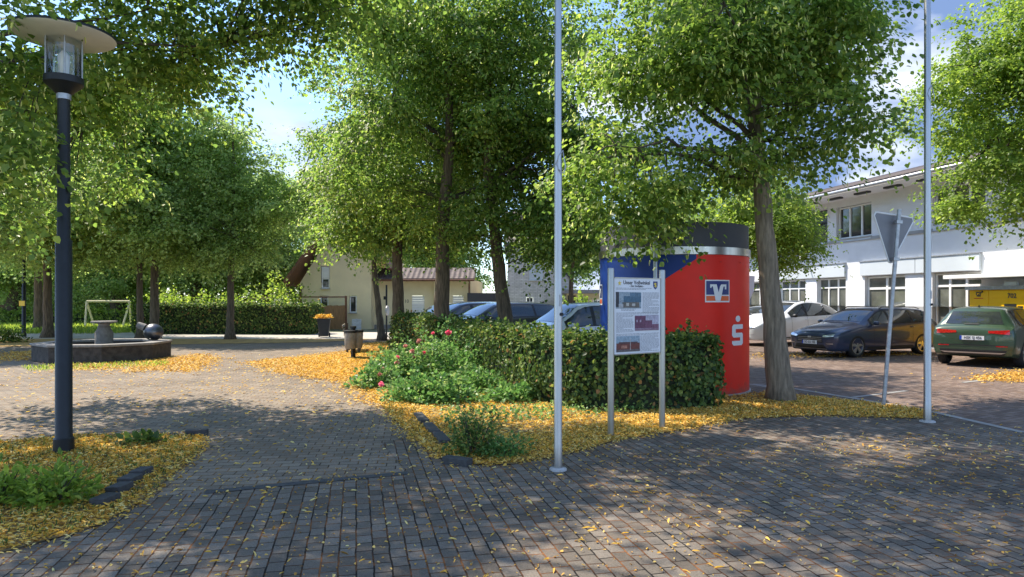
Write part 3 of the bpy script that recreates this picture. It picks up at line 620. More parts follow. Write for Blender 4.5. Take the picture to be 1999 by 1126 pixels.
hedge('hedge', 'short clipped hedge behind the rose bed, between two thick trunks', [(-3.95, 22.4), (-2.9, 20.2), (-1.95, 17.7)], .9, 1.18, 700, .075, M['leaf_hedge'], 32, side=-1, group='clipped hedges')
hedge('hedge', 'long dark hedge beyond the light path with a rounded right end', [(-18.8, 34.2), (-14, 34.0), (-9.7, 33.6)], 1.6, 1.48, 420, .10, M['leaf_hedge'], 33, side=-1, group='clipped hedges')
hedge('hedge', 'low far hedge at the back of the meadow', [(-42, 46), (-30, 45.5), (-21, 45)], 1.2, .95, 200, .16, M['leaf_bright'], 34, side=-1, group='clipped hedges')

# ------------------------------------------------------------------ TREES
GR = 'lime trees around the plaza'
def std_trunk(lx=0, ly=0, top=9.5, z0=2.5):
    return [(0, 0, 0), (lx * .15, ly * .1, z0 * .5), (lx * .4, ly * .4, z0), (lx * .8 + .1, ly * .8, top * .55), (lx, ly, top)]
# big lime right of the kiosk
tI = make_tree('lime_tree', 'lime tree with thick leaning trunk right of the red kiosk', g(1524, 782), [(0, 0, 0), (-.10, 0, 1.3), (-.26, 0, 2.9), (-.42, 0, 4.6), (-.35, .1, 6.5), (-.3, .1, 9.0)], 0.20,
    [(-.95, 0, 5.6, 2.5, 2.6, 1.6, 1.0), (-.8, .2, 7.8, 2.6, 2.8, 2.0, .7), (-2.4, -.4, 3.85, 1.1, 1.1, .75, .24), (-2.5, -.5, 3.1, .6, .5, .25, .05), (.55, -.2, 4.6, .8, 1.1, .5, .12), (-.5, 0, 4.0, 1.0, 1.0, .35, .09)], 440, 135, .084, M['leaf'], 101, bracts=.12, group=GR, cl=.36, bark='bark_light', flare=.42)
x, y = g(862, 708)
make_tree('lime_tree', 'tall lime tree with straight trunk rising behind the pink rose', (x, y), std_trunk(.15, 0, 10.5, 4.0), 0.235,
    [(0, .3, 6.9, 3.5, 3.0, 1.8, 1.0), (0, 0, 9.2, 3.5, 3.2, 2.2, .8), (-2.2, .4, 4.9, 1.5, 1.4, .8, .2), (2.1, .2, 4.3, 1.4, 1.3, .8, .2)], 520, 125, .092, M['leaf'], 102, bracts=.12, group=GR, cl=.40)
tF = make_tree('lime_tree', 'lime tree with dark trunk between the litter bin and the short hedge', g(779, 681), std_trunk(-.2, 0, 11, 3.8), 0.23,
    [(0, 0, 6.3, 3.8, 3.4, 2.4, 1.0), (0, 0, 9.6, 3.6, 3.4, 3.0, .8), (-1.2, -.4, 4.3, 2.4, 1.6, .9, .3), (1.1, .8, 4.1, 1.5, 1.4, .6, .18)], 520, 115, .105, M['leaf'], 103, bracts=.08, group=GR, cl=.42)
make_tree('lime_tree', 'lime tree with trunk leaning left behind the long hedge', (-.12, 18.3), [(0, 0, 0), (-.05, 0, 1.2), (-.28, 0, 2.9), (-.5, 0, 5), (-.5, .1, 9.5)], 0.22,
    [(.4, 0, 5.6, 2.9, 2.8, 2.0, 1.0), (.2, 0, 8.6, 3.2, 3.0, 2.4, .7), (1.5, -.3, 3.6, 1.5, 1.4, .9, .32), (-1.2, 0, 3.9, 1.2, 1.2, .7, .15)], 460, 120, .092, M['leaf'], 104, bracts=.08, group=GR, cl=.40)
make_tree('lime_tree', 'slim lime tree whose thin trunk leans left before the yellow house', g(746, 664), [(0, 0, 0), (-.15, 0, 1.4), (-.32, 0, 2.9), (-.35, 0, 5), (-.3, 0, 8.5)], 0.15,
    [(-.8, 0, 5.9, 3.6, 2.8, 2.1, 1.2), (-.6, 0, 8.2, 2.9, 2.6, 1.9, .7), (.5, 0, 4.3, 1.5, 1.4, .6, .2)], 420, 100, .11, M['leaf'], 105, bracts=.05, group=GR, cl=.42)
# left row: one built, copied
rowT = make_tree('lime_tree', 'lime tree with slender trunk in front of the long dark hedge', g(450, 662), std_trunk(.1, 0, 9.5, 3.2), 0.17,
    [(0, 0, 5.6, 3.1, 3.0, 2.3, 1.0), (0, 0, 8.2, 2.6, 2.6, 2.0, .6), (.9, -.5, 3.9, 1.9, 1.5, .9, .2), (-1, -.3, 3.9, 1.9, 1.5, .9, .2)], 430, 105, .115, M['leaf_grey'], 106, bracts=.06, group=GR, cl=.42)
for (px, py, rz, s, sz_, lb) in [(302, 661, 2.0, 1.18, 1.18, 'lime tree with thick trunk just right of the fountain ball'), (274, 660, 4.1, .9, 1.05, 'lime tree with thinner trunk just behind the fountain ball'),
                            (94, 659, 3.2, 1.22, 1.05, 'lime tree with flared trunk between the far lamp and the near black lamp')]:
    c = copy_tree(rowT); c.location = (*g(px, py), 0); c.rotation_euler = (0, 0, rz); c.scale = (s, s, sz_); c['label'] = lb
c = copy_tree(rowT); c.location = (-19.5, 23.5, 0); c.rotation_euler = (0, 0, 1.1); c.scale = (1.25, 1.25, 1.1); c['label'] = 'lime tree crown at the left edge beyond the near lamp, trunk out of view'
c = copy_tree(rowT); c.location = (-25.0, 36.5, 0); c.rotation_euler = (0, 0, 5.1); c.scale = (1.35, 1.35, 1.1); c['label'] = 'lime tree crown standing over the meadow at far left'
# near overhanging tree at upper left; unseen high lobes added to shade the foreground
make_tree('lime_tree', 'near lime tree overhanging the black lamp from the upper left', (-9.4, 8.4), [(0, 0, 0), (.05, 0, 2), (.2, 0, 3.6), (.8, .2, 6), (1.2, .3, 9.8)], 0.27,
    [(1.6, 1.0, 7.6, 4.2, 3.8, 2.0, .9), (3.45, -1.1, 3.55, .95, .8, .95, .16), (3.3, -.6, 4.7, 1.2, 1.2, .6, .16), (3.0, 2.8, 5.6, 1.9, 1.7, .9, .35), (1.4, 3.4, 4.2, 1.4, 1.4, 1.2, .25), (4.9, 1.4, 7.0, 2.9, 2.2, 1.0, .35), (4.2, 2.4, 5.9, 1.65, 1.0, .5, .2), (6.4, 2.4, 6.2, 1.0, .8, .4, .08), (1.5, 1.5, 9.6, 4.0, 3.5, 1.6, .6), (6.6, 2.2, 7.4, 1.6, 1.6, .8, .22), (7.3, .4, 9.2, 3.0, 2.8, 1.0, .62), (3.6, -2.8, 8.4, 3.0, 2.4, 1.2, .45), (9.2, 1.8, 9.4, 1.6, 1.6, .9, .16)], 900, 120, .085, M['leaf'], 108, bracts=.10, group=GR, cl=.36)
# right edge tree
make_tree('lime_tree', 'lime tree reaching in from the right edge over the white building', (13.6, 15.8), std_trunk(0, 0, 10, 3), 0.25,
    [(-.2, 0, 5.7, 3.9, 3.4, 1.9, 1.0), (-.2, 0, 8.4, 3.9, 3.2, 2.2, .8), (-2.3, .2, 4.3, 1.4, 1.2, .75, .18), (-2.0, .3, 7.0, 2.2, 2.0, 1.2, .35)], 680, 150, .080, M['leaf_bright'], 109, bracts=.03, group=GR, cl=.34)
# young bright tree behind kiosk
make_tree('maple_tree', 'bright green young tree standing behind the kiosk by the white building', (7.5, 22.5), std_trunk(0, 0, 6.2, 2), 0.13,
    [(.5, 0, 4.0, 2.5, 2.1, 1.35, 1.0), (.2, 0, 5.0, 1.6, 1.6, .9, .4), (1.6, 0, 3.4, 1.2, 1, .7, .2)], 300, 120, .08, M['leaf_bright'], 110, bracts=.0, cl=.34)
# tree between house and hedge behind the parked cars
make_tree('garden_tree', 'light green garden tree in front of the white brick house', (2.6, 30.5), std_trunk(0, 0, 6.5, 2.2), 0.14,
    [(.2, 0, 4.6, 2.6, 2.0, 1.5, 1.0)], 170, 80, .12, M['leaf_bright'], 111, bracts=.0, cl=.38)
# background wood, left
BG = 'background trees behind the meadow and hedge'
bgT = make_tree('background_tree', 'big dark forked tree behind the long hedge', (-22.3, 50), [(0, 0, 0), (-.4, 0, 2.2), (-1.2, 0, 4.6), (-1.4, 0, 9), (-1.2, 0, 13)], 0.55,
    [(0, 0, 7.5, 5.2, 4.5, 4.0, 1.0), (0, 0, 11.5, 4.5, 4.2, 3.5, .7), (1, -1, 4.2, 4.0, 3, 1.4, .3)], 420, 130, .19, M['leaf_grey'], 120, bracts=.03, group=BG, cl=.75)
bgl = ['tall tree behind the middle of the long hedge', 'dense tree behind the meadow left of the swing frame', 'dense tree filling the view behind the fountain pedestal', 'tall tree behind the swing frame', 'tall tree behind the near lamp post, far back', 'large tree at the extreme left background', 'tall tree behind the thin-trunked lime beyond the hedge',
       'tree top behind the roof of the yellow house', 'tree crown far behind the gap between the houses', 'tree crown behind the row of parked cars']
for (x, y, rz, s), lb in zip([(-17.5, 49, 2.2, .8), (-35, 48, 3.9, .8), (-28, 49, 5.5, .78), (-31, 55, 1.2, 1.05), (-42, 58, 2.6, 1.2), (-52, 54, 4.0, 1.0), (-15.5, 58, 5.2, .95), (-7, 62, .7, 1.0), (4, 62, 3.4, .9), (13, 60, 2.1, .9)], bgl):
    c = copy_tree(bgT); c.location = (x, y, 0); c.rotation_euler = (0, 0, rz); c.scale = (s,) * 3; c['label'] = lb
for (x, y, r_, h_, sd_, lb) in [(-12.9, 38.5, 2.0, 2.9, 51, 'bright shrub in the garden left of the yellow house gable'), (-16.2, 38, 1.6, 1.9, 52, 'bright shrub rising just above the long hedge'), (-19.6, 39, 1.6, 2.1, 53, 'bright shrub above the left part of the long hedge'),
                                (-24.5, 50, 3.2, 2.6, 54, 'broad shrub behind the swing frame'), (-33, 50, 3.5, 3.0, 55, 'dark shrub behind the meadow at far left'), (-14.5, 52, 4.2, 5.0, 57, 'tall thick shrub behind the right half of the long hedge'), (-22, 54, 4.5, 5.0, 58, 'tall thick shrub behind the forked tree'), (-30, 56, 4.5, 5.0, 59, 'tall thick shrub far behind the fountain'), (-40, 58, 4.5, 4.6, 60, 'tall thick shrub far behind the left lamp'), (3.3, 33.5, 1.1, 1.75, 56, 'yellow green round shrub behind the white hatchback')]:
    root = bush('garden_shrub', lb, 0, 0, r_, r_, h_, 2600 if h_ < 4 else 5000, .15 if h_ < 4 else .3, M['leaf_bright'] if sd_ not in (55, 57, 58, 59, 60) else M['leaf_grey'], sd_, 'shrub', group='garden shrubs', c=(x, y))

# ------------------------------------------------------------------ BUILDINGS
def wall_open(mb, x0, x1, z0, z1, ops, y=0, depth=0.18, m=0):
    """front wall in plane y facing -y with recessed openings"""
    xs = sorted({x0, x1, *[o[0] for o in ops], *[o[1] for o in ops]}); zs = sorted({z0, z1, *[o[2] for o in ops], *[o[3] for o in ops]})
    xs = [v for v in xs if x0 <= v <= x1]; zs = [v for v in zs if z0 <= v <= z1]
    for a, b in zip(xs[:-1], xs[1:]):
        for c, d in zip(zs[:-1], zs[1:]):
            if any(o[0] <= a and b <= o[1] and o[2] <= c and d <= o[3] for o in ops): continue
            mb.add([(a, y, c), (b, y, c), (b, y, d), (a, y, d)], [(0, 1, 2, 3)], m)
    for a, b, c, d in ops:
        e = y + depth
        mb.add([(a, y, c), (a, e, c), (a, e, d), (a, y, d)], [(0, 1, 2, 3)], m); mb.add([(b, y, c), (b, y, d), (b, e, d), (b, e, c)], [(0, 1, 2, 3)], m)
        mb.add([(a, y, c), (b, y, c), (b, e, c), (a, e, c)], [(0, 1, 2, 3)], m); mb.add([(a, y, d), (a, e, d), (b, e, d), (b, y, d)], [(0, 1, 2, 3)], m)
def window(parent, x0, x1, z0, z1, cols, tz=None, y=0.1, fr=0.055, name='window', gm='glass_dark', fm='frame_white', sill=False, muntin=None):
    f = MB(); d = 0.07
    f.box((x0, y, z0), (x0 + fr, y + d, z1)); f.box((x1 - fr, y, z0), (x1, y + d, z1)); f.box((x0 + fr, y, z0), (x1 - fr, y + d, z0 + fr)); f.box((x0 + fr, y, z1 - fr), (x1 - fr, y + d, z1))
    n = len(cols)
    for c in cols: f.box((c - fr * .7, y + .003, z0 + fr), (c + fr * .7, y + d, z1 - fr))
    if tz:
        for t_ in (tz if isinstance(tz, (list, tuple)) else [tz]):
            e = [x0 + fr] + [v for c in cols for v in (c - fr * .7, c + fr * .7)] + [x1 - fr]
            for a, b in zip(e[::2], e[1::2]): f.box((a, y + .004, t_ - fr * .6), (b, y + d, t_ + fr * .6))
    w = f.build(name, M[fm], parent)
    p = MB(); p.add([(x0 + .02, y + .045, z0 + .02), (x1 - .02, y + .045, z0 + .02), (x1 - .02, y + .045, z1 - .02), (x0 + .02, y + .045, z1 - .02)], [(0, 1, 2, 3)]); p.build('pane', M[gm], w)
    if sill:
        s = MB(); s.box((x0 - .05, y - .16, z0 - .05), (x1 + .05, y + .02, z0 - .005)); s.build('sill', M['plinth'], w)
    return w
# white building on the right (local x = along facade towards camera, local y = inward)
wb = empty('white_building', 'long white two storey building with tiled roof on the right', 'building', (13.3, 28.5, 0), rad(-90) + GANG)
upper = [(.10, 2.08, 4.14, 5.46), (4.95, 7.0, 4.2, 5.5), (9.0, 11.0, 4.2, 5.5), (-3.6, -.45, 4.12, 5.5)]
lower = [(-3.85, -1.9, .7, 2.6), (-1.14, .66, .7, 2.6), (1.72, 3.75, .05, 2.6), (4.95, 6.85, .05, 2.6), (-6.6, -4.6, .7, 2.6)]
mb = MB(); wall_open(mb, -9, 16, 1.45, 5.9, upper + [(a, b, max(c, 1.45), d) for a, b, c, d in lower], 0, .22)
mb.box((-9, .22, 0), (-8.78, 9, 6.2)); mb.box((15.78, .22, 0), (16, 9, 6.2)); mb.box((-9, 8.8, 0), (16, 9.0, 6.2)); mb.build('wall', M['render_white'], wb)
mb = MB(); wall_open(mb, -9, 16, 0, 1.45, [(a, b, c, 1.45) for a, b, c, d in lower], -.012, .23); mb.build('plinth', M['plinth'], wb)
mb = MB()
for a, b in [(-8.9, -3.6), (-.45, .1), (2.08, 4.95), (7.0, 15.9)]: mb.box((a, -.045, 4.04), (b, .0, 4.12))
mb.box((-8.9, -.05, 4.0), (15.9, -.002, 4.038)); mb.build('ledge', M['plinth'], wb)
window(wb, .12, 2.06, 4.16, 5.44, [.75, 1.42], None, .12, .06, gm='glass_dark', sill=True)
window(wb, 4.97, 6.98, 4.22, 5.48, [5.65, 6.32], None, .12, .06, gm='glass_dark')
window(wb, 9.02, 10.98, 4.22, 5.48, [10.0], None, .12, .06, gm='glass_dark')
mb = MB(); mb.add([(-3.6, .215, 4.12), (-.45, .215, 4.12), (-.45, .215, 5.5), (-3.6, .215, 5.5)], [(0, 1, 2, 3)]); bal = mb.build('balcony', M['glass_dark'], wb)
mb = MB()
for k in range(25): mb.box((-3.58 + k * .13, .01, 4.12), (-3.56 + k * .13, .03, 4.95))
mb.box((-3.6, 0, 4.95), (-.45, .04, 5.0)); mb.build('railing', M['anthracite'], bal)
window(wb, -3.83, -1.92, .72, 2.58, [-3.2, -2.55], 2.2, .12, .05, gm='glass_office')
window(wb, -1.12, .64, .72, 2.58, [-.53, .06], 2.2, .12, .05, gm='glass_office')
window(wb, -6.58, -4.62, .72, 2.58, [-5.6], 2.2, .12, .05, gm='glass_office')
window(wb, 1.74, 3.73, .07, 2.58, [2.74], 2.12, .12, .07, name='door', gm='glass_office')
window(wb, 4.97, 6.83, .07, 2.58, [5.55, 6.2], 2.15, .12, .06, name='door', gm='glass_office')
for a, b in [(-4.6, .68), (1.55, 4.28), (4.30, 6.86)]:
    p = MB(); p.box((a, -.09, 2.62), (b, -.003, 3.15)); s = p.build('sign_panel', M['panel'], wb, bevel=.008)
    q_ = MB(); q_.box((a - .02, -.12, 3.152), (b + .02, -.003, 3.19)); q_.build('panel_cap', M['galv'], s)
mb = MB(); n_ = 1; a0, a1 = -9.8, 16.8
mb.add([(a0, -1.22, 5.88), (a1, -1.22, 5.88), (a1, 4.5, 7.40), (a0, 4.5, 7.40), (a0, 9.8, 5.93), (a1, 9.8, 5.93), (a0, -1.22, 5.80), (a1, -1.22, 5.80), (a1, 4.5, 7.3), (a0, 4.5, 7.3), (a0, 9.8, 5.85), (a1, 9.8, 5.85)],
       [(0, 1, 2, 3), (3, 2, 5, 4), (0, 6, 7, 1), (6, 9, 8, 7), (9, 10, 11, 8), (0, 3, 9, 6), (3, 4, 10, 9), (1, 7, 8, 2), (2, 8, 11, 5), (4, 5, 11, 10)])
rf = mb.build('roof', M['tiles_brown'], wb)
# tile ridges at the eave edge so the roof line is uneven
mb = MB()
for k in range(88): mb.tube([(a0 + .15 + k * .3, -1.26, 5.895), (a0 + .15 + k * .3, 4.5, 7.425)], .045, 6)
mb.build('tiles', M['tiles_brown'], rf, smooth=True)
mb = MB(); mb.tube([(a0, -1.30, 5.81), (a1, -1.30, 5.81)], .062, 10); mb.build('gutter', M['galv'], rf, smooth=True)
mb = MB(); mb.box((a0 + .05, -1.2, 5.73), (a1 - .05, -.004, 5.78)); mb.build('soffit', M['render_white'], wb)
for k in range(17):
    mb = MB(); mb.box((-8.4 + k * 1.5, -.80, 5.66), (-7.7 + k * 1.5, -.62, 5.727)); mb.build('rafter', M['anthracite'], wb)
mb = MB(); mb.box((6.55, -1.15, 2.33), (10.6, -.004, 2.45)); mb.build('canopy', M['white_paint'], wb, bevel=.01)
mb = MB(); mb.tube([(-1.75, -.02, 3.62), (-1.75, -.35, 3.62), (-1.68, -.42, 3.4), (-1.6, -.42, 3.25)], .028, 8); mb.build('wall_lamp', M['galv'], wb, smooth=True)

# yellow parcel station
def text_obj(s, size, parent, m, name='lettering', loc=(0, 0, 0), rot=(rad(90), 0, 0), ext=0.002, align='CENTER', bold=0.0, sx=1.0):
    cu = bpy.data.curves.new('t', 'FONT'); cu.body = s; cu.size = size; cu.extrude = ext; cu.align_x = align; cu.align_y = 'CENTER'; cu.offset = bold; cu.resolution_u = 3
    to = bpy.data.objects.new('t', cu); col.objects.link(to); bpy.context.view_layer.update()
    me = bpy.data.meshes.new_from_object(to.evaluated_get(bpy.context.evaluated_depsgraph_get())); bpy.data.objects.remove(to)
    o = bpy.data.objects.new(name, me); col.objects.link(o); me.materials.clear(); me.materials.append(M[m]); o.parent = parent; o.location = loc; o.rotation_euler = rot; o.scale = (sx, 1, 1)
    return o
ps = empty('parcel_station', 'yellow parcel locker station numbered 702 under the canopy', 'parcel station', tuple(wb.matrix_basis @ Vector((0, 0, 0))), wb.rotation_euler.z)
mb = MB(); mb.box((7.09, -.7, .1), (9.7, -.08, 1.98)); mb.build('cabinet', M['post_yellow'], ps, bevel=.01)
for k in range(9):
    x0 = 7.1 + k * .66
    for z0, z1 in [(.15, .55), (.56, .95), (.96, 1.35), (1.36, 1.72), (1.73, 1.95)]:
        if k == 2 and z0 < 1.7: continue
        if k > 3: continue
        mb = MB(); mb.box((x0 + .01, -.712, z0 + .005), (x0 + .65, -.7, z1 - .005)); mb.build('locker_door', M['post_yellow'], ps, bevel=.003)
mb = MB(); mb.box((8.2, -.73, 1.05), (8.95, -.7, 1.62)); tm = mb.build('terminal', M['post_yellow'], ps, bevel=.004)
mb = MB(); mb.box((8.3, -.738, 1.36), (8.68, -.731, 1.56)); mb.build('screen', M['black'], tm)
mb = MB(); mb.box((8.72, -.738, 1.36), (8.88, -.731, 1.5)); mb.build('keypad', M['black'], tm)
mb = MB(); mb.box((7.0, -.78, 1.985), (9.7, -.05, 2.09)); mb.build('top_cover', M['galv'], ps)
mb = MB(); mb.box((8.35, -.80, 2.10), (8.75, -.72, 2.2)); mb.build('camera_housing', M['panel'], ps)
text_obj('702', .19, ps, 'ink', loc=(8.53, -.72, 1.79), bold=.004)
# post horn
mb = MB(); pts = [(7.43 + .085 * math.cos(t), -.716, 1.86 + .055 * math.sin(t)) for t in np.linspace(.3, 5.9, 16)]; mb.tube(pts, .014, 6)
mb.tube([(7.31, -.716, 1.92), (7.38, -.716, 1.915), (7.44, -.716, 1.90)], [.004, .012, .02], 6); mb.tube([(7.40, -.716, 1.82), (7.52, -.716, 1.90), (7.57, -.716, 1.935)], [.012, .014, .035], 6); mb.tube([(7.36, -.716, 1.785), (7.5, -.716, 1.785)], .007, 5)
mb.build('horn_emblem', M['ink'], ps)
mb = MB(); mb.box((7.27, -.719, 1.715), (7.58, -.7125, 1.735)); mb.build('name_line', M['red'], ps)

# yellow house
yh = empty('yellow_house', 'pale yellow house with steep brown gable and long low wing', 'house', (-12.25, 40, 0), rad(-2))
GX = 4.15; ops = [(1.22, 1.72, 2.35, 3.65), (1.15, 1.65, 1.05, 1.95), (2.85, 3.3, .95, 1.95)]
mb = MB(); wall_open(mb, 0, GX, 0, 2.7, [ops[1], ops[2], (1.22, 1.72, 2.35, 2.7)], 0, .15)
pk = (2.6, 6.75)
mb.add([(0, 0, 2.7), (1.22, 0, 2.7), (1.22, 0, 4.6), (1.22, 0, 4.6)], [(0, 1, 2)]); mb.add([(1.72, 0, 2.7), (GX, 0, 2.7), (GX, 0, 4.35), (pk[0], 0, pk[1]), (1.72, 0, 5.4)], [(0, 1, 2, 3, 4)])
mb.add([(1.22, 0, 3.65), (1.72, 0, 3.65), (1.72, 0, 5.4), (1.22, 0, 4.6)], [(0, 1, 2, 3)])
mb.box((0, .15, 0), (.2, 10, 2.7)); mb.box((GX - .2, .16, 0), (GX, 10, 4.3)); mb.build('wall', M['cream'], yh)
window(yh, 1.24, 1.70, 2.37, 2.95, [], None, .06, .06, sill=True); mb = MB(); mb.box((1.24, .04, 2.96), (1.70, .12, 3.63)); mb.build('shutter', M['shutter'], yh)
window(yh, 1.17, 1.63, 1.07, 1.93, [], None, .06, .06); window(yh, 2.87, 3.28, .97, 1.93, [], None, .06, .06, sill=True)
mb = MB()
def slab(mb, a, b, y0, y1, th):
    a = Vector((a[0], 0, a[1])); b = Vector((b[0], 0, b[1])); d = (b - a).normalized(); n_ = Vector((-d.z, 0, d.x)) * th
    vs = []
    for y_ in (y0, y1): vs += [(p.x, y_, p.z) for p in (a, b, b + n_, a + n_)]
    mb.add(vs, [(0, 1, 2, 3), (7, 6, 5, 4), (0, 4, 5, 1), (1, 5, 6, 2), (2, 6, 7, 3), (3, 7, 4, 0)])
slab(mb, (-.62, 2.52), (2.62, 7.0), -1.0, 10, .16); slab(mb, (2.62, 7.0), (5.3, 3.4), -.9, 4, .16); mb.build('roof', M['wood_dark'], yh)
mb = MB()
for k in range(5): mb.box((-.5 + k * .05, -.98, 2.45), (-.42 + k * .05, -.9, 2.52))
mb.tube([(.05, -.05, 0), (.05, -.05, 2.4), (-.5, -.3, 2.6)], .05, 8); mb.build('downpipe', M['wood_dark'], yh)
WX = 9.8
mb = MB(); wall_open(mb, GX, WX, .25, 2.95, [(6.35, 7.1, .25, 1.95), (8.75, 9.4, .25, 1.95), (5.35, 5.62, .25, 1.9)], .75, .15)
mb.box((WX - .2, .9, 0), (WX, 10, 2.95)); mb.box((7.7, .45, 0), (7.82, .752, 2.9)); mb.build('wing_wall', M['cream'], yh)
mb = MB(); wall_open(mb, GX, WX, 0, .25, [(6.35, 7.1, .0, .25), (8.75, 9.4, 0, .25)], .74, .12); mb.build('plinth', M['wood_grey'], yh)
for a, b in [(6.35, 7.1), (8.75, 9.4)]:
    mb = MB()
    for k in range(14): mb.box((a, .83, .02 + k * .137), (b, .86, .15 + k * .137))
    mb.build('shutter', M['shutter'], yh)
mb = MB(); mb.box((5.35, .85, .02), (5.62, .88, 1.9)); mb.build('door', M['cream_light'], yh)
mb = MB(); slab(mb, (0, 0), (1, 0), 0, 1, .1)
mb = MB(); mb.add([(GX + .02, .15, 2.95), (WX + .3, .15, 2.95), (WX + .3, 1.5, 3.62), (GX + .02, 1.5, 3.62), (GX + .02, .15, 2.85), (WX + .3, .15, 2.85), (WX + .3, 1.5, 3.52), (GX + .02, 1.5, 3.52)],
       [(0, 1, 2, 3), (4, 7, 6, 5), (0, 4, 5, 1), (1, 5, 6, 2), (3, 2, 6, 7), (0, 3, 7, 4)]); rw = mb.build('wing_roof', M['tiles_red'], yh)
mb = MB(); mb.tube([(GX + .02, .1, 2.84), (WX + .3, .1, 2.84)], .06, 8); mb.tube([(WX - .05, .5, 0), (WX - .05, .5, 2.7), (WX - .05, .1, 2.85)], .045, 8); mb.build('gutter', M['wood_dark'], rw)
text_obj('10', .28, yh, 'ink', 'house_number', (6.05, .742, 1.62))
# garden gate with pergola frame
gt = empty('garden_gate', 'brown wooden board fence gate in a dark frame before the yellow house', 'gate', (-11.4, 39.0, 0))
mb = MB()
for k in range(15): mb.box((.1 + k * .125, 0, .05), (.1 + k * .125 + .12, .03, 1.38 + (k % 3) * .01))
mb.build('boards', M['wood_brown'], gt)
mb = MB(); mb.box((1.98, -.03, 0), (2.08, .08, 1.93)); mb.box((-.6, -.03, 1.83), (1.98, .05, 1.9)); mb.box((-.6, -.03, 0), (-.52, .05, 1.83)); mb.build('frame', M['wood_dark'], gt)
# leaning grey board at house wall
mb = MB(); mb.box((-.26, -.03, .0), (.26, .03, .62)); mb.box((-.06, -.04, .62), (.06, .02, .66))
b_ = mb.build('leaning_panel', M['galv'], bevel=.015, loc=(-10.0 + 1.4, 38.2, 0.02), rot=(rad(-14), 0, rad(8))); tag(b_, 'grey flat case leaning by the yellow house wall', 'case')
# wheelie bin
wbn = empty('wheelie_bin', 'black wheelie bin overflowing with yellow garden waste by the gate', 'wheelie bin', (*g(633, 658), 0), rad(12))
mb = MB()
def frus(mb, w0, d0, z0, w1, d1, z1): 
    vs = [(-w0, -d0, z0), (w0, -d0, z0), (w0, d0, z0), (-w0, d0, z0), (-w1, -d1, z1), (w1, -d1, z1), (w1, d1, z1), (-w1, d1, z1)]
    mb.add(vs, [(0, 3, 2, 1), (4, 5, 6, 7), (0, 1, 5, 4), (1, 2, 6, 5), (2, 3, 7, 6), (3, 0, 4, 7)])
frus(mb, .2, .22, .05, .28, .32, .80); frus(mb, .31, .34, .79, .31, .34, .85); mb.build('body', M['dark_plastic'], wbn, bevel=.015)
for s in (-1, 1):
    mb = MB(); mb.tube([(s * .2, .25, .1), (s * .26, .25, .1)], .1, 14); mb.build('wheel', M['tyre'], wbn)
leafy('garden_waste', (0, 0, .86), (.36, .34, .14), 500, .09, M['petal'], wbn, 77, zmin=.84)
# garages + white brick house + flat annex
ga = empty('garage', 'low pale garage with dark slatted fascia between the two houses', 'garage', (-2.55, 40, 0))
mb = MB(); wall_open(mb, 0, 2.55, 0, 1.6, [(.35, .95, 0, 1.2)], 0, .12); mb.box((0, .12, 0), (.15, 5, 1.6)); mb.box((2.4, .12, 0), (2.55, 5, 1.6)); mb.build('wall', M['cream_light'], ga)
mb = MB()
for k in range(6): mb.box((-.03, -.12, 1.6 + k * .085), (1.45, -.02, 1.675 + k * .085))
mb.box((-.03, -.02, 1.6), (2.6, 5.0, 2.1)); mb.build('fascia', M['anthracite'], ga)
mb = MB(); mb.box((.35, .08, 0), (.95, .11, 1.2)); mb.build('door', M['panel'], ga)
mb = MB(); mb.box((1.5, -.14, .0), (2.55, -.125, 1.35)); mb.build('roller_door', M['shutter'], ga)
wh = empty('brick_house', 'white painted brick house behind the parked cars', 'house', (-.25, 39, 0))
mb = MB(); wall_open(mb, 0, 3.6, 0, 2.75, [(1.05, 1.45, 1.32, 1.85)], 0, .12)
mb.add([(0, 0, 2.75), (3.6, 0, 2.75), (3.6, 0, 2.9), (2.0, 0, 4.7), (0, 0, 4.7)], [(0, 1, 2, 3, 4)]); mb.box((0, .12, 0), (.15, 9, 4.6)); mb.box((3.45, .12, 0), (3.6, 9, 2.7)); mb.build('wall', M['white_brick'], wh)
mb = MB(); mb.box((1.22, -.03, 2.83), (2.0, -.004, 3.63)); mb.box((1.18, -.07, 2.78), (2.04, -.004, 2.828)); mb.build('shutter', M['panel'], wh)
window(wh, 1.07, 1.43, 1.34, 1.83, [1.25], 1.58, .05, .03)
mb = MB(); slab(mb, (3.75, 2.75), (1.95, 4.9), -.15, 9, .1); slab(mb, (1.95, 4.82), (-.2, 4.82), -.15, 9, -.12); mb.build('roof', M['anthracite'], wh)
mb = MB(); mb.add([(-.2, -.15, 4.95), (1.9, -.15, 4.95), (1.9, 4, 7.2), (-.2, 4, 7.2)], [(0, 1, 2, 3)]); mb.build('tiles', M['tiles_red'], wh)
an = empty('annex', 'flat roofed cream annex with dark door beside the white brick house', 'annex', (3.0, 38, 0))
mb = MB(); wall_open(mb, 0, 4.6, 0, 2.05, [(.05, .5, 0, 1.95), (.75, 1.05, 0, 1.75), (1.45, 1.95, 1.25, 1.7)], 0, .12); mb.box((4.45, .12, 0), (4.6, 5, 2.05)); mb.build('wall', M['cream_light'], an)
mb = MB(); mb.box((.05, .09, 0), (.5, .12, 1.95)); mb.build('door', M['anthracite'], an)
mb = MB(); mb.box((.75, .09, 0), (1.05, .12, 1.75)); mb.build('side_door', M['glass_dark'], an)
window(an, 1.47, 1.93, 1.27, 1.68, [1.7], None, .05, .03)
mb = MB(); mb.box((-.3, -.5, 2.05), (4.8, 5, 2.25)); mb.build('roof', M['roof_grey'], an)
fn = empty('picket_fence', 'grey vertical board fence in front of the white brick house', 'fence', (0, 36.8, 0))
mb = MB()
for k in range(16): mb.box((-.05 + k * .085, 0, .05), (-.05 + k * .085 + .07, .025, 1.38))
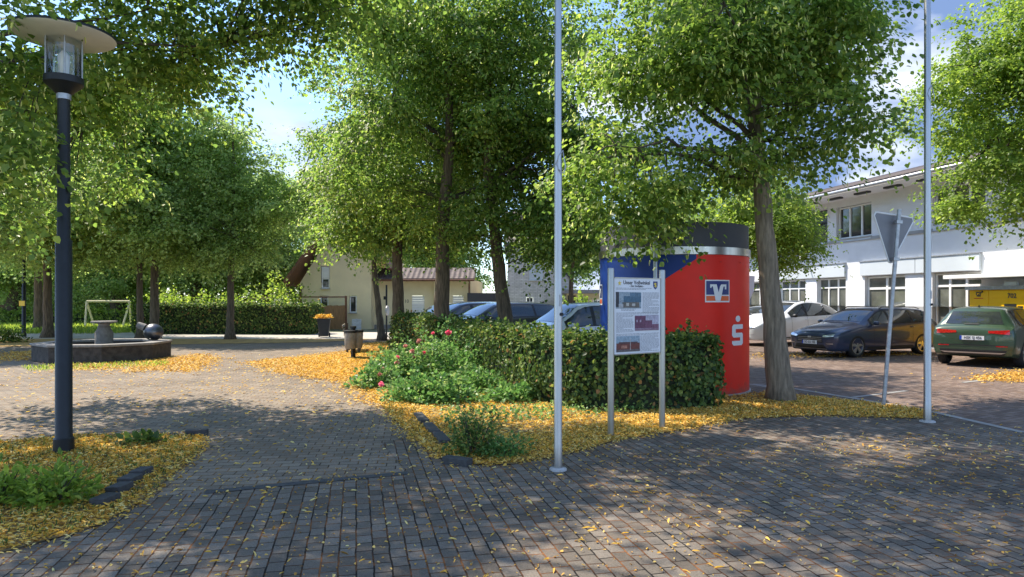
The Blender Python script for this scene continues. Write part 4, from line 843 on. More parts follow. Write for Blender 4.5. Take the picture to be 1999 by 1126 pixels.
mb.build('boards', M['wood_grey'], fn); mb = MB(); mb.box((1.32, -.03, 0), (1.42, .07, 1.55)); mb.build('post', M['wood_grey'], fn)
# far buildings seen in gaps
fb = empty('far_house', 'white house with grey roof far at the left edge behind the fence', 'house', (-46, 62, 0))
mb = MB(); wall_open(mb, 0, 11, 0, 3.2, [(2, 3.4, 1.0, 2.2), (6, 7.4, 1, 2.2)], 0, .1); mb.box((0, .1, 0), (11, 8, 3.2)); mb.build('wall', M['render_white'], fb)
window(fb, 2.02, 3.38, 1.02, 2.18, [2.7], None, .03, .05); window(fb, 6.02, 7.38, 1.02, 2.18, [6.7], None, .03, .05)
mb = MB(); mb.add([(-.5, -.6, 3.1), (11.5, -.6, 3.1), (11.5, 4, 6), (-.5, 4, 6), (-.5, 8.6, 3.1), (11.5, 8.6, 3.1)], [(0, 1, 2, 3), (3, 2, 5, 4), (0, 3, 4), (1, 5, 2)]); mb.build('roof', M['roof_grey'], fb)
fb2 = empty('far_house', 'grey roofed house seen left of the yellow gable', 'house', (-21.5, 70, 0))
mb = MB(); mb.box((0, 0, 0), (9, 7, 3.4)); mb.build('wall', M['render_white'], fb2)
mb = MB(); mb.add([(-.5, -.6, 3.3), (9.5, -.6, 3.3), (9.5, 3.5, 6.6), (-.5, 3.5, 6.6), (-.5, 7.6, 3.3), (9.5, 7.6, 3.3)], [(0, 1, 2, 3), (3, 2, 5, 4), (0, 3, 4), (1, 5, 2)]); mb.build('roof', M['roof_grey'], fb2)
mb = MB(); 
for k in range(3): mb.add([(2 + k * 2, .31, 4.06), (3 + k * 2, .31, 4.06), (3 + k * 2, 1.8, 5.26), (2 + k * 2, 1.8, 5.26)], [(0, 1, 2, 3)])
mb.build('skylight', M['panel'], fb2)
ff = empty('board_fence', 'dark brown board fence at the far left edge of the meadow', 'fence', (-44, 52, 0))
mb = MB()
for k in range(40): mb.box((k * .17, 0, .1), (k * .17 + .13, .03, 1.35))
mb.box((0, .03, .4), (6.8, .07, .5)); mb.box((0, .03, 1.1), (6.8, .07, 1.2)); mb.build('boards', M['wood_dark'], ff)
# shade sail
sl = empty('shade_sail', 'cream shade sail stretched above the garden behind the hedge', 'shade sail', (-15.5, 42, 0))
mb = MB(); mb.add([(-1.2, 0, 1.85), (.2, 1.5, 1.75), (1.5, 0, 1.95), (.3, -1, 1.85), (.4, .2, 1.72)], [(0, 4, 1), (1, 4, 2), (2, 4, 3), (3, 4, 0)]); mb.build('canvas', M['sail'], sl)
mb = MB()
for x, y, z in [(-1.2, 0, 1.9), (1.5, 0, 2.0)]: mb.tube([(x, y, 0), (x, y, z)], .03, 6)
mb.build('poles', M['galv'], sl)
# swing frame
sw = empty('swing_frame', 'pale wooden swing frame standing on the meadow', 'swing', (-24.6, 40, 0), rad(4))
mb = MB(); mb.tube([(0, 0, 1.62), (2.4, 0, 1.62)], .06, 8); mb.build('beam', M['cream_light'], sw)
for s in (0, 2.4):
    for e in (-1, 1):
        mb = MB(); mb.tube([(s + (.18 if s == 0 else -.18), e * .55, 0), (s, 0, 1.6)], .055, 8); mb.build('leg', M['cream_light'], sw)
mb = MB(); 
for x in (1.2, 1.6): mb.tube([(x, 0, 1.6), (x, 0, .45)], .01, 5)
mb.box((1.1, -.1, .42), (1.7, .1, .45)); mb.build('seat', M['dark_plastic'], sw)

# ------------------------------------------------------------------ FOUNTAIN
ft = empty('fountain', 'octagonal stone fountain basin with central pedestal on the plaza', 'fountain', (-11.65, 19.75, 0), rad(6))
def octo(r, n=8, ph=rad(22.5)): return [(r * math.cos(ph + 2 * math.pi * k / n), r * math.sin(ph + 2 * math.pi * k / n)) for k in range(n)]
def octring(mb, r0, r1, z0, z1, m=0):
    a = octo(r0); b = octo(r1); n = 8; vs = [(*p, z0) for p in a] + [(*p, z0) for p in b] + [(*p, z1) for p in a] + [(*p, z1) for p in b]; fs = []
    for k in range(n):
        j = (k + 1) % n; fs += [(8 + k, 8 + j, 24 + j, 24 + k), (k, 16 + k, 16 + j, j), (16 + k, 24 + k, 24 + j, 16 + j), (k, j, 8 + j, 8 + k)]
    mb.add(vs, fs, m)
mb = MB(); octring(mb, 1.38, 1.72, 0, .42); mb.build('basin', M['stone'], ft, bevel=.015)
mb = MB(); octring(mb, 1.36, 1.76, .423, .49); mb.build('rim', M['stone_top'], ft, bevel=.012)
mb = MB(); mb.prism(octo(1.39), .02, .3); mb.build('water', M['water'], ft)
mb = MB(); mb.lathe([(.24, .25), (.23, .75), (.17, .86), (.17, .93)], 20); mb.build('pedestal', M['stone_ped'], ft, smooth=True, autos=40)
mb = MB(); mb.lathe([(.14, .93), (.16, 1.0), (.33, 1.03), (.34, 1.07), (.30, 1.075), (.0, 1.04)], 24, cap=False); mb.build('dish', M['stone_top'], ft, smooth=True, autos=40)
bl = empty('fountain_ball', 'polished dark metal ball resting on the rim of the fountain', 'sculpture', (-10.55, 20.35, .48), rad(20))
mb = MB(); prof = [(.27 * math.sin(t), .25 - .25 * math.cos(t)) for t in np.linspace(0.02, math.pi - .02, 20)]; mb.lathe(prof, 32, cap=False)
mb.build('ball', M['bronze'], bl, smooth=True)
mb = MB(); mb.tube([(-.22, 0, .38), (-.42, .05, .47)], [.11, .09], 16); mb.build('neck', M['stone_top'], bl)

# ------------------------------------------------------------------ LAMPS
def lamp(loc, label, s=1.0):
    r = empty('street_lamp', label, 'street lamp', (*loc, 0), 0, 'black post-top lamps with flat disc shades'); r.scale = (s,) * 3
    mb = MB(); mb.lathe([(.10, 0), (.10, .16), (.09, .17), (.083, .18), (.080, 2.3), (.064, 2.32), (.060, 3.86)], 24); mb.build('pole', M['lamp_black'], r, smooth=True, autos=40)
    mb = MB(); mb.lathe([(.07, 3.83), (.07, 3.89)], 24); mb.build('collar', M['galv'], r)
    mb = MB(); mb.lathe([(.075, 3.89), (.19, 4.0), (.19, 4.07), (.17, 4.075)], 24); mb.build('lantern_base', M['lamp_black'], r, smooth=True, autos=30)
    mb = MB(); mb.lathe([(.165, 4.07), (.165, 4.47)], 24, cap=False); mb.build('lantern_glass', M['lamp_glass'], r, smooth=True)
    for k in range(5):
        a = k * 2 * math.pi / 5 + .3; mb = MB(); mb.tube([(.175 * math.cos(a), .175 * math.sin(a), 4.06), (.175 * math.cos(a), .175 * math.sin(a), 4.49)], .009, 8); mb.build('rod', M['galv'], r)
    mb = MB(); mb.lathe([(.03, 4.07), (.05, 4.12), (.06, 4.3), (.02, 4.36)], 16); mb.build('bulb', M['lamp_white'], r, smooth=True)
    mb = MB(); mb.lathe([(.0, 4.48), (.17, 4.475), (.47, 4.50), (.50, 4.52)], 48, cap=False); sh = mb.build('lamp_shade', M['lamp_white'], r, smooth=True)
    mb = MB(); mb.lathe([(.50, 4.52), (.505, 4.545), (.3, 4.60), (.0, 4.63)], 48, cap=False); mb.build('shade_cover', M['lamp_black'], r, smooth=True)
    return r
lamp(g(125, 884), 'black street lamp with wide flat disc shade nearest the camera at left')
l2 = lamp((-22.3, 31.6), 'thin far black street lamp with a yellow tag at the meadow edge'); 
mb = MB(); mb.box((-.13, -.14, 1.42), (.13, -.11, 1.65)); mb.build('tag_plate', M['yellow_tag'], l2)
x, y = g(755, 660)
sp = empty('sign_post', 'thin dark post with a round grey sign seen from behind near the yellow house', 'sign post', (x, y, 0))
mb = MB(); mb.tube([(0, 0, 0), (0, 0, 2.35)], .04, 10); mb.build('pole', M['lamp_black'], sp)
mb = MB(); mb.tube([(.1, -.02, 1.22), (.13, .02, 1.22)], .22, 20); d_ = mb.build('sign_disc', M['galv'], sp, rot=(0, 0, rad(-60)))
mb = MB(); mb.box((-.12, -.06, 1.7), (-.02, .06, 1.85)); mb.build('clamp', M['lamp_black'], sp)

# ------------------------------------------------------------------ FLAGPOLES, SIGN, BOARD
def flagpole(px, py, r0, label, loop, key, s=1):
    x, y = g(px, py); r = empty('flagpole', label, 'flagpole', (x, y, 0), 0, 'silver flagpoles')
    mb = MB(); mb.lathe([(r0 * 1.02, 0), (r0 * 1.02, .26), (r0 * .96, .27), (r0 * .93, 2.9), (r0 * .85, 3.1), (r0 * .8, 8.2), (.02, 8.25)], 24); mb.build('pole', M['alu'], r, smooth=True, autos=40)
    mb = MB(); mb.lathe([(r0 * 2.1, 0), (r0 * 2.0, .02), (r0 * 1.2, .03)], 20); mb.build('base', M['concrete'], r)
    a = -.3; c = Vector((math.sin(.7) * r0, -math.cos(.7) * r0, key))
    mb = MB(); mb.tube([c, c + Vector((.012, -.014, 0))], .016, 14); k = mb.build('keyhole', M['lamp_black'], r)
    mb = MB(); mb.box((c.x - .022, c.y - .006, key + .08), (c.x + .01, c.y + .012, key + .19), rot=.7); mb.build('plate', M['galv'], r)
    if loop:
        pts = [(r0 + .005, 0, loop + .12), (r0 + .012, -.02, loop + .06), (r0 + .03, -.03, loop - .03), (r0 + .01, -.045, loop - .10), (0, -r0 - .012, loop - .06), (-r0 * .6, -r0 - .005, loop), (0, -r0 - .008, loop + .07), (r0 + .006, -.01, loop + .13)]
        mb = MB(); mb.tube(pts, .006, 6); mb.build('cord', M['galv'], r)
    return r
flagpole(1090, 918, .0415, 'silver flagpole in the middle in front of the hedge', 2.98, 1.52)
flagpole(1811, 824, .0485, 'silver flagpole at the right by the court edge', 4.45, 1.6)
# yield sign from behind
bx, by = g(1725, 794)
ys = empty('traffic_sign', 'grey back of a triangular yield sign on a leaning pole', 'traffic sign', (bx, by, 0)); ys.rotation_euler = (0, rad(4.6), 0)
mb = MB(); mb.tube([(0, 0, -.05), (0, 0, 3.05)], .031, 14); mb.build('pole', M['galv'], ys, smooth=True, autos=40)
mb = MB(); mb.tube([(0, 0, 3.05), (0, 0, 3.08)], .034, 14); mb.build('cap', M['galv'], ys)
sgn = bpy.data.objects.new('sign_plate', None)
def rtri(w, h, r, n=5):
    P = [(-w / 2, h), (0, 0), (w / 2, h)]; outp = []
    for i in range(3):
        p = Vector(P[i]); a = Vector(P[i - 1]); b = Vector(P[(i + 1) % 3]); da = (a - p).normalized(); db = (b - p).normalized()
        for k in range(n + 1):
            t = k / n; outp.append(tuple((p + da * r * (1 - t) + db * r * t) * 1.0 - (da + db) * 0 + (da + db) * (.5 * r * (t * (1 - t))) * -.6))
    return outp
tri = rtri(.88, .80, .07)
mb = MB(); n = len(tri); vs = [(x, .045, z) for x, z in tri] + [(x, .060, z) for x, z in tri]
mb.add(vs, [tuple(range(n)), tuple(range(2 * n - 1, n - 1, -1))] + [(k, n + k, n + (k + 1) % n, (k + 1) % n) for k in range(n)])
plate = mb.build('sign_plate', M['sign_back'], ys, loc=(-.02, 0.02, 2.2), rot=(0, 0, rad(20)))
mb = MB(); mb.tube([(x, .05, z) for x, z in tri + tri[:1]], .013, 6, cap=False); mb.build('rim', M['white_paint'], plate)
mb = MB()
vs = [(x * .97, .063, z * .97 + .012) for x, z in tri]; mb.add(vs, [tuple(range(n - 1, -1, -1))]); mb.build('sign_face', M['red'], plate)
mb = MB(); vs = [(x * .66, .066, (z - .49) * .66 + .49) for x, z in tri]; mb.add(vs, [tuple(range(n - 1, -1, -1))]); mb.build('sign_centre', M['white_paint'], plate)
mb = MB(); mb.box((-.045, -.045, 2.28), (.045, .045, 2.33)); mb.box((-.045, -.045, 2.86), (.045, .045, 2.91)); mb.build('clamp', M['galv'], ys)

# information board
pl = Vector((*g(1193, 853), 0)); pr = Vector((*g(1293, 838), 0)); dv = pr - pl; ang = math.atan2(dv.y, dv.x); Lw = dv.length
ib = empty('information_board', 'white village information board between two steel posts', 'information board', tuple(pl), ang)
for k, xx in enumerate((0, Lw)):
    mb = MB(); mb.lathe([(.040, -.02), (.040, 2.03), (.036, 2.045), (.0, 2.05)], 20, c=(xx, 0, 0), cap=False); mb.build('post', M['steel'], ib, smooth=True, autos=40)
bx0, bx1, bz0, bz1 = .045, Lw - .045, 1.00, 1.925
mb = MB(); mb.box((bx0, -.012, bz0), (bx1, .012, bz1)); bd = mb.build('panel', M['sign_white'], ib)
for z_r in (bz0 - .012, bz1 + .001):
    mb = MB(); mb.box((bx0, -.018, z_r), (bx1, .018, z_r + .011)); mb.build('rail', M['steel'], ib)
W_ = bx1 - bx0; Hh = bz1 - bz0
def bxz(u, v): return (bx0 + u * W_, bz0 + (1 - v) * Hh)
cx_, cz_ = bxz(.5, .055); text_obj('Unser Voßwinkel', .066, bd, 'ink', loc=(cx_ - .02, -.0135, cz_), bold=.0012, ext=.0005)
cx_, cz_ = bxz(.5, .1); text_obj('- Der Dorfplatz -', .036, bd, 'ink', loc=(cx_ - .02, -.0135, cz_), bold=.0008, ext=.0005)
def lines(u0, u1, v0, v1, step=.0155):
    mb = MB(); v = v0
    while v < v1:
        u = u0; end = u1 if random.random() > .15 else u0 + (u1 - u0) * random.uniform(.4, .9)
        while u < end - .02:
            w = random.uniform(.02, .07); w = min(w, end - u); x0, z0 = bxz(u, v); x1, z1 = bxz(u + w, v + step * .48); mb.add([(x0, -.0135, z0), (x1, -.0135, z0), (x1, -.0135, z1), (x0, -.0135, z1)], [(3, 2, 1, 0)]); u += w + .009
        v += step
    mb.build('text_block', M['ink_grey'], bd)
lines(.04, .80, .125, .155); lines(.60, .97, .185, .46); lines(.04, .97, .455, .475); lines(.04, .40, .49, .72); lines(.04, .97, .735, .76); lines(.55, .97, .77, .98); lines(.14, .45, .405, .43); lines(.70, .96, .50, .53)
def photo(u0, u1, v0, v1, parts, name='photograph'):
    mats = []; mb = MB()
    for i, (a, b, c, d, colr) in enumerate(parts):
        key = 'ph%s' % (colr,); 
        if key not in M: M[key] = mat('print', colr, .5, var=.35, scale=40)
        x0, z0 = bxz(u0 + a * (u1 - u0), v0 + c * (v1 - v0)); x1, z1 = bxz(u0 + b * (u1 - u0), v0 + d * (v1 - v0)); e = -.0135 - .0006 * i
        mb.add([(x0, e, z0), (x1, e, z0), (x1, e, z1), (x0, e, z1)], [(3, 2, 1, 0)], i); mats.append(M[key])
    return mb.build(name, mats, bd)
photo(.03, .57, .18, .40, [(0, 1, 0, 1, (.28, .34, .38)), (.30, 1, .25, .62, (.06, .13, .19)), (.55, 1, .05, .3, (.09, .16, .22)), (0, .12, 0, .9, (.03, .03, .04)), (.25, .92, .62, .95, (.14, .12, .10)), (.4, .5, .66, .85, (.5, .48, .42)), (.62, .75, .7, .85, (.45, .42, .38)), (.1, .28, .72, .95, (.4, .4, .4))])
photo(.43, .96, .49, .70, [(0, 1, 0, 1, (.46, .42, .5)), (0, .45, .05, .85, (.14, .045, .09)), (.45, .72, .35, .85, (.17, .06, .11)), (.72, 1, .6, .9, (.2, .08, .13)), (.05, .12, .3, .45, (.4, .3, .38)), (.2, .26, .3, .45, (.4, .3, .38)), (0, 1, .86, 1, (.25, .15, .2))])
photo(.04, .54, .765, .975, [(0, 1, 0, 1, (.28, .36, .42)), (0, 1, .45, .85, (.16, .04, .03)), (.1, .9, .38, .5, (.10, .04, .04)), (.2, .45, .6, .78, (.42, .18, .12)), (0, 1, .85, 1, (.12, .1, .1)), (.57, .60, .15, .9, (.4, .35, .33))])
# star and coat of arms
cx_, cz_ = bxz(.11, .065); star = [(cx_ + (.034 if k % 2 == 0 else .014) * math.sin(k * math.pi / 5), -.0142, cz_ + (.034 if k % 2 == 0 else .014) * math.cos(k * math.pi / 5)) for k in range(10)]
mb = MB(); mb.add([(cx_, -.0142, cz_)] + star, [(0, 1 + (k + 1) % 10, 1 + k) for k in range(10)]); mb.build('star_emblem', M['yellow_tag'], bd)
cx_, cz_ = bxz(.885, .085); sh = [(-.5, .62), (.5, .62), (.5, -.05), (.36, -.4), (0, -.68), (-.36, -.4), (-.5, -.05)]; k_ = .08
mb = MB(); mb.add([(cx_ + a * k_, -.0142, cz_ + b * k_) for a, b in sh], [tuple(range(6, -1, -1))]); s_ = mb.build('coat_of_arms', M['logo_blue'], bd)
mb = MB(); z_ = [(-.25, .35), (0, .42), (.28, .25), (.1, .1), (.3, -.05), (.1, -.45), (0, -.2), (-.28, -.3), (-.1, 0), (-.3, .1)]; mb.add([(cx_ + a * k_, -.0150, cz_ + b * k_) for a, b in z_], [tuple(range(len(z_) - 1, -1, -1))]); mb.build('charge', M['yellow_tag'], s_)
# single steel post behind the board
x, y, z = at(1280, 461, 11.42); mb = MB(); mb.lathe([(.036, -.02), (.036, z), (.03, z + .012), (.0, z + .014)], 18, cap=False)
tag(mb.build('steel_post', M['steel'], loc=(x, y, 0), smooth=True, autos=40), 'tall thin steel post between the board and the kiosk', 'post')

# ------------------------------------------------------------------ KIOSK
KX, KY = 3.06, 13.15; KR = 1.375
kiosk = empty('bank_kiosk', 'round red and blue bank kiosk with steel band and dark top', 'kiosk', (KX, KY, 0))
def kang(px, y_hint=None):
    # angle (0 = facing camera, + to the right) of the front surface seen at column px
    k = (px - CX) / F; best = 0; bd_ = 9
    for i in range(-900, 901):
        a = i / 900 * 1.5; X = KX + KR * math.sin(a); Y = KY - KR * math.cos(a); e = abs(X / Y - k)
        if e < bd_: bd_ = e; best = a
    return best
def kz(px, py):
    a = kang(px); return H + (HY - py) / F * (KY - KR * math.cos(a))
m_, t, b = newmat('kiosk_paint'); Lk = t.links.new
tcn = t.nodes.new('ShaderNodeTexCoord'); sx = t.nodes.new('ShaderNodeSeparateXYZ'); Lk(tcn.outputs['Object'], sx.inputs[0])
ny = t.nodes.new('ShaderNodeMath'); ny.operation = 'MULTIPLY'; ny.inputs[1].default_value = -1; Lk(sx.outputs['Y'], ny.inputs[0])
at2 = t.nodes.new('ShaderNodeMath'); at2.operation = 'ARCTAN2'; Lk(sx.outputs['X'], at2.inputs[0]); Lk(ny.outputs[0], at2.inputs[1])
zz = t.nodes.new('ShaderNodeMath'); zz.operation = 'DIVIDE'; zz.inputs[1].default_value = 3.0; Lk(sx.outputs['Z'], zz.inputs[0])
bpts = sorted([(kz(px, py) / 3, (kang(px) + 2) / 4) for px, py in [(1360, 505), (1301, 543), (1245, 580), (1240, 700), (1330, 780)]])
r_ = ramp(t, [(max(0, min(1, p)), (v,) * 3) for p, v in bpts]); Lk(zz.outputs[0], r_.inputs[0])
aa = t.nodes.new('ShaderNodeMath'); aa.operation = 'MULTIPLY_ADD'; aa.inputs[1].default_value = .25; aa.inputs[2].default_value = .5; Lk(at2.outputs[0], aa.inputs[0])
gtn = t.nodes.new('ShaderNodeMath'); gtn.operation = 'GREATER_THAN'; Lk(aa.outputs[0], gtn.inputs[0]); Lk(r_.outputs[0], gtn.inputs[1])
mxn = t.nodes.new('ShaderNodeMix'); mxn.data_type = 'RGBA'; Lk(gtn.outputs[0], mxn.inputs['Factor']); mxn.inputs['A'].default_value = (.004, .032, .19, 1); mxn.inputs['B'].default_value = (.82, .020, .007, 1)
dn = noise(t, 1.5, 5); dr = ramp(t, [(.3, (.88,) * 3), (.7, (1.08,) * 3)]); Lk(dn.outputs['Fac'], dr.inputs[0])
mm_ = t.nodes.new('ShaderNodeMix'); mm_.data_type = 'RGBA'; mm_.blend_type = 'MULTIPLY'; mm_.inputs['Factor'].default_value = 1; Lk(mxn.outputs['Result'], mm_.inputs['A']); Lk(dr.outputs[0], mm_.inputs['B'])
dg = noise(t, 9, 6, .7); dz = t.nodes.new('ShaderNodeMath'); dz.operation = 'MULTIPLY_ADD'; dz.inputs[1].default_value = .55; Lk(dg.outputs['Fac'], dz.inputs[0]); Lk(sx.outputs['Z'], dz.inputs[2])
dr2 = ramp(t, [(.30, (.55,) * 3), (.48, (0,) * 3)]); Lk(dz.outputs[0], dr2.inputs[0])
md2 = t.nodes.new('ShaderNodeMix'); md2.data_type = 'RGBA'; Lk(dr2.outputs[0], md2.inputs['Factor']); Lk(mm_.outputs['Result'], md2.inputs['A']); md2.inputs['B'].default_value = (.16, .11, .08, 1)
Lk(md2.outputs['Result'], b.inputs['Base Color']); b.inputs['Roughness'].default_value = .45; b.inputs['Specular IOR Level'].default_value = .3
M['kiosk'] = m_
mb = MB(); mb.lathe([(KR, .03), (KR, 2.44)], 96); mb.build('wall', M['kiosk'], kiosk, smooth=True, autos=40)
mb = MB(); mb.lathe([(KR + .03, 0), (KR + .03, .03)], 64); mb.build('base_slab', M['concrete'], kiosk)
mb = MB(); mb.lathe([(KR, 2.443), (KR + .025, 2.445), (KR + .025, 2.575), (KR - .02, 2.577)], 96); mb.build('steel_band', M['steel_band'], kiosk, smooth=True, autos=30)
mb = MB(); mb.lathe([(KR - .01, 2.58), (KR - .01, 3.0), (KR - .05, 3.0), (KR - .05, 2.9)], 96); mb.build('roof_ring', M['anthracite'], kiosk, smooth=True, autos=30)
def wrap(poly, a0, z0, off, name, m, parent, step=.04):
    bm = bmesh.new(); vs = [bm.verts.new((x, 0, z)) for x, z in poly]
    tris = tessellate_polygon([[Vector((x, z, 0)) for x, z in poly]])
    for tr in tris:
        try: bm.faces.new([vs[i] for i in tr])
        except ValueError: pass
    x0 = min(p[0] for p in poly); x1 = max(p[0] for p in poly); x = x0 + step
    while x < x1:
        bmesh.ops.bisect_plane(bm, geom=bm.verts[:] + bm.edges[:] + bm.faces[:], plane_co=(x, 0, 0), plane_no=(1, 0, 0)); x += step
    for v in bm.verts:
        a = a0 + v.co.x / KR; z = v.co.z; v.co = Vector(((KR + off) * math.sin(a), -(KR + off) * math.cos(a), z0 + z))
    bmesh.ops.recalc_face_normals(bm, faces=bm.faces)
    me = bpy.data.meshes.new(name); bm.to_mesh(me); bm.free(); me.materials.append(M[m]); o = bpy.data.objects.new(name, me); col.objects.link(o); o.parent = parent; return o
def rect(w, h, cx=0, cz=0): return [(cx - w / 2, cz - h / 2), (cx + w / 2, cz - h / 2), (cx + w / 2, cz + h / 2), (cx - w / 2, cz + h / 2)]
def vr(a0, z0):
    s = wrap(rect(.50, .385), a0, z0, .006, 'bank_emblem', 'white_paint', kiosk)
    wrap(rect(.46, .235, 0, .055), a0, z0, .009, 'emblem_field', 'logo_blue', s)
    wrap(rect(.46, .085, 0, -.125), a0, z0, .009, 'emblem_bar', 'logo_orange', s)
    V = [(-.16, .115), (-.035, .115), (.005, -.02), (.035, .085), (.06, .115), (.17, .115), (.17, .03), (.135, .03), (.135, .08), (.105, .075), (.045, -.165), (-.055, -.165), (-.11, .08), (-.125, .08), (-.14, .055), (-.16, .055)]
    wrap(V, a0, z0, .013, 'emblem_letter', 'white_paint', s)
vr(kang(1402), kz(1402, 568)); vr(kang(1176) - .16, kz(1180, 575))
aS = (kang(1429) + kang(1450)) / 2; wS = (kang(1450) - kang(1429)) * KR; zS0 = kz(1440, 674); hS = kz(1440, 633) - zS0
def sh_(pts): return [((x - .5) * wS, (z - .5) * hS) for x, z in pts]
S = [(.12, 0), (.88, 0), (1, .1), (1, .52), (.9, .6), (.30, .6), (.30, .78), (1, .78), (1, 1), (.12, 1), (0, .9), (0, .48), (.12, .38), (.70, .38), (.70, .22), (0, .22), (0, .1)]
sg = wrap(sh_(S), aS, zS0 + hS / 2, .006, 'savings_emblem', 'white_paint', kiosk, .03)
rr_ = .055; wrap([(rr_ * 1.35 * math.cos(k * .3927), rr_ * math.sin(k * .3927)) for k in range(16)], aS, kz(1441, 622), .006, 'emblem_dot', 'white_paint', sg, .03)
a = kang(1201); mb = MB(); mb.tube([Vector(((KR - .02) * math.sin(a), -(KR - .02) * math.cos(a), 2.71)), Vector(((KR + .05) * math.sin(a), -(KR + .05) * math.cos(a), 2.71))], .07, 20); mb.build('round_light', M['galv'], kiosk)
for px in (1407, 1445):
    a = kang(px); mb = MB(); mb.tube([Vector((KR * math.sin(a), -KR * math.cos(a), 2.32)), Vector(((KR + .015) * math.sin(a), -(KR + .015) * math.cos(a), 2.32))], .012, 8); mb.build('bolt', M['red'], kiosk)
mb = MB(); pp = [(1.36, 2.16), (1.68, 2.13), (1.66, 1.85), (1.42, 1.28), (1.33, 1.2)]
mb.add([(x, .35, z) for x, z in pp] + [(x, .45, z) for x, z in pp], [(4, 3, 2, 1, 0)[::-1], (5, 6, 7, 8, 9)[::-1]] + [(k, 5 + k, 5 + (k + 1) % 5, (k + 1) % 5) for k in range(5)]); mb.build('side_canopy', M['shutter'], kiosk)

# ------------------------------------------------------------------ LITTER BIN + BENCH
lb = empty('litter_bin', 'cream litter bins on a dark centre post beside the blossom drift', 'litter bin', (*g(690, 699), 0), rad(62))
mb = MB(); mb.box((-.06, -.035, 0), (.06, .035, .88)); mb.box((-.3, -.05, 0), (.3, .05, .035)); mb.lathe([(.09, .86), (.09, .92), (.02, .93)], 14); mb.build('post', M['lamp_black'], lb)
for s in (-1, 1):
    mb = MB(); mb.lathe([(.13, .28), (.15, .36), (.165, .74), (.15, .76)], 18, c=(s * .16, -.02, 0)); bn = mb.build('bin', M['bin_cream'], lb, smooth=True, autos=40)
    mb = MB(); mb.lathe([(.175, .74), (.175, .8), (.10, .815)], 18, c=(s * .16, -.02, 0)); mb.build('lid', M['lamp_black'], bn)
bn = empty('bench', 'weathered park bench seen end-on behind the litter bin', 'bench', (-5.15, 22.6, 0), rad(101))
mb = MB()
for k in range(4): mb.box((-.85, -.22 + k * .12, .44), (.85, -.13 + k * .12, .475))
mb.build('seat', M['bin_cream'], bn)
mb = MB()
for k in range(3): mb.box((-.85, .27 + k * .03, .55 + k * .12), (.85, .30 + k * .03, .64 + k * .12))
mb.build('backrest', M['bin_cream'], bn)
for s in (-.7, .7):
    mb = MB(); mb.box((s - .03, -.2, 0), (s + .03, -.13, .437)); mb.box((s - .03, .16, 0), (s + .03, .23, .437)); mb.box((s - .03, -.13, .38), (s + .03, .16, .437)); mb.box((s - .03, .232, .3), (s + .03, .262, .9)); mb.build('leg', M['bark'], bn)

# ------------------------------------------------------------------ CARS
def pchip(xs, ys, x):
    i = max(0, min(len(xs) - 2, int(np.searchsorted(xs, x)) - 1)); h = np.diff(xs); d = np.diff(ys) / h
    def sl(k):
        if k == 0: return d[0]
        if k == len(xs) - 1: return d[-1]
        if d[k - 1] * d[k] <= 0: return 0.0
        return 2 * d[k - 1] * d[k] / (d[k - 1] + d[k])
    t = (x - xs[i]) / h[i]; m0, m1 = sl(i) * h[i], sl(i + 1) * h[i]
    return (2 * t ** 3 - 3 * t ** 2 + 1) * ys[i] + (t ** 3 - 2 * t ** 2 + t) * m0 + (-2 * t ** 3 + 3 * t ** 2) * ys[i + 1] + (t ** 3 - t ** 2) * m1
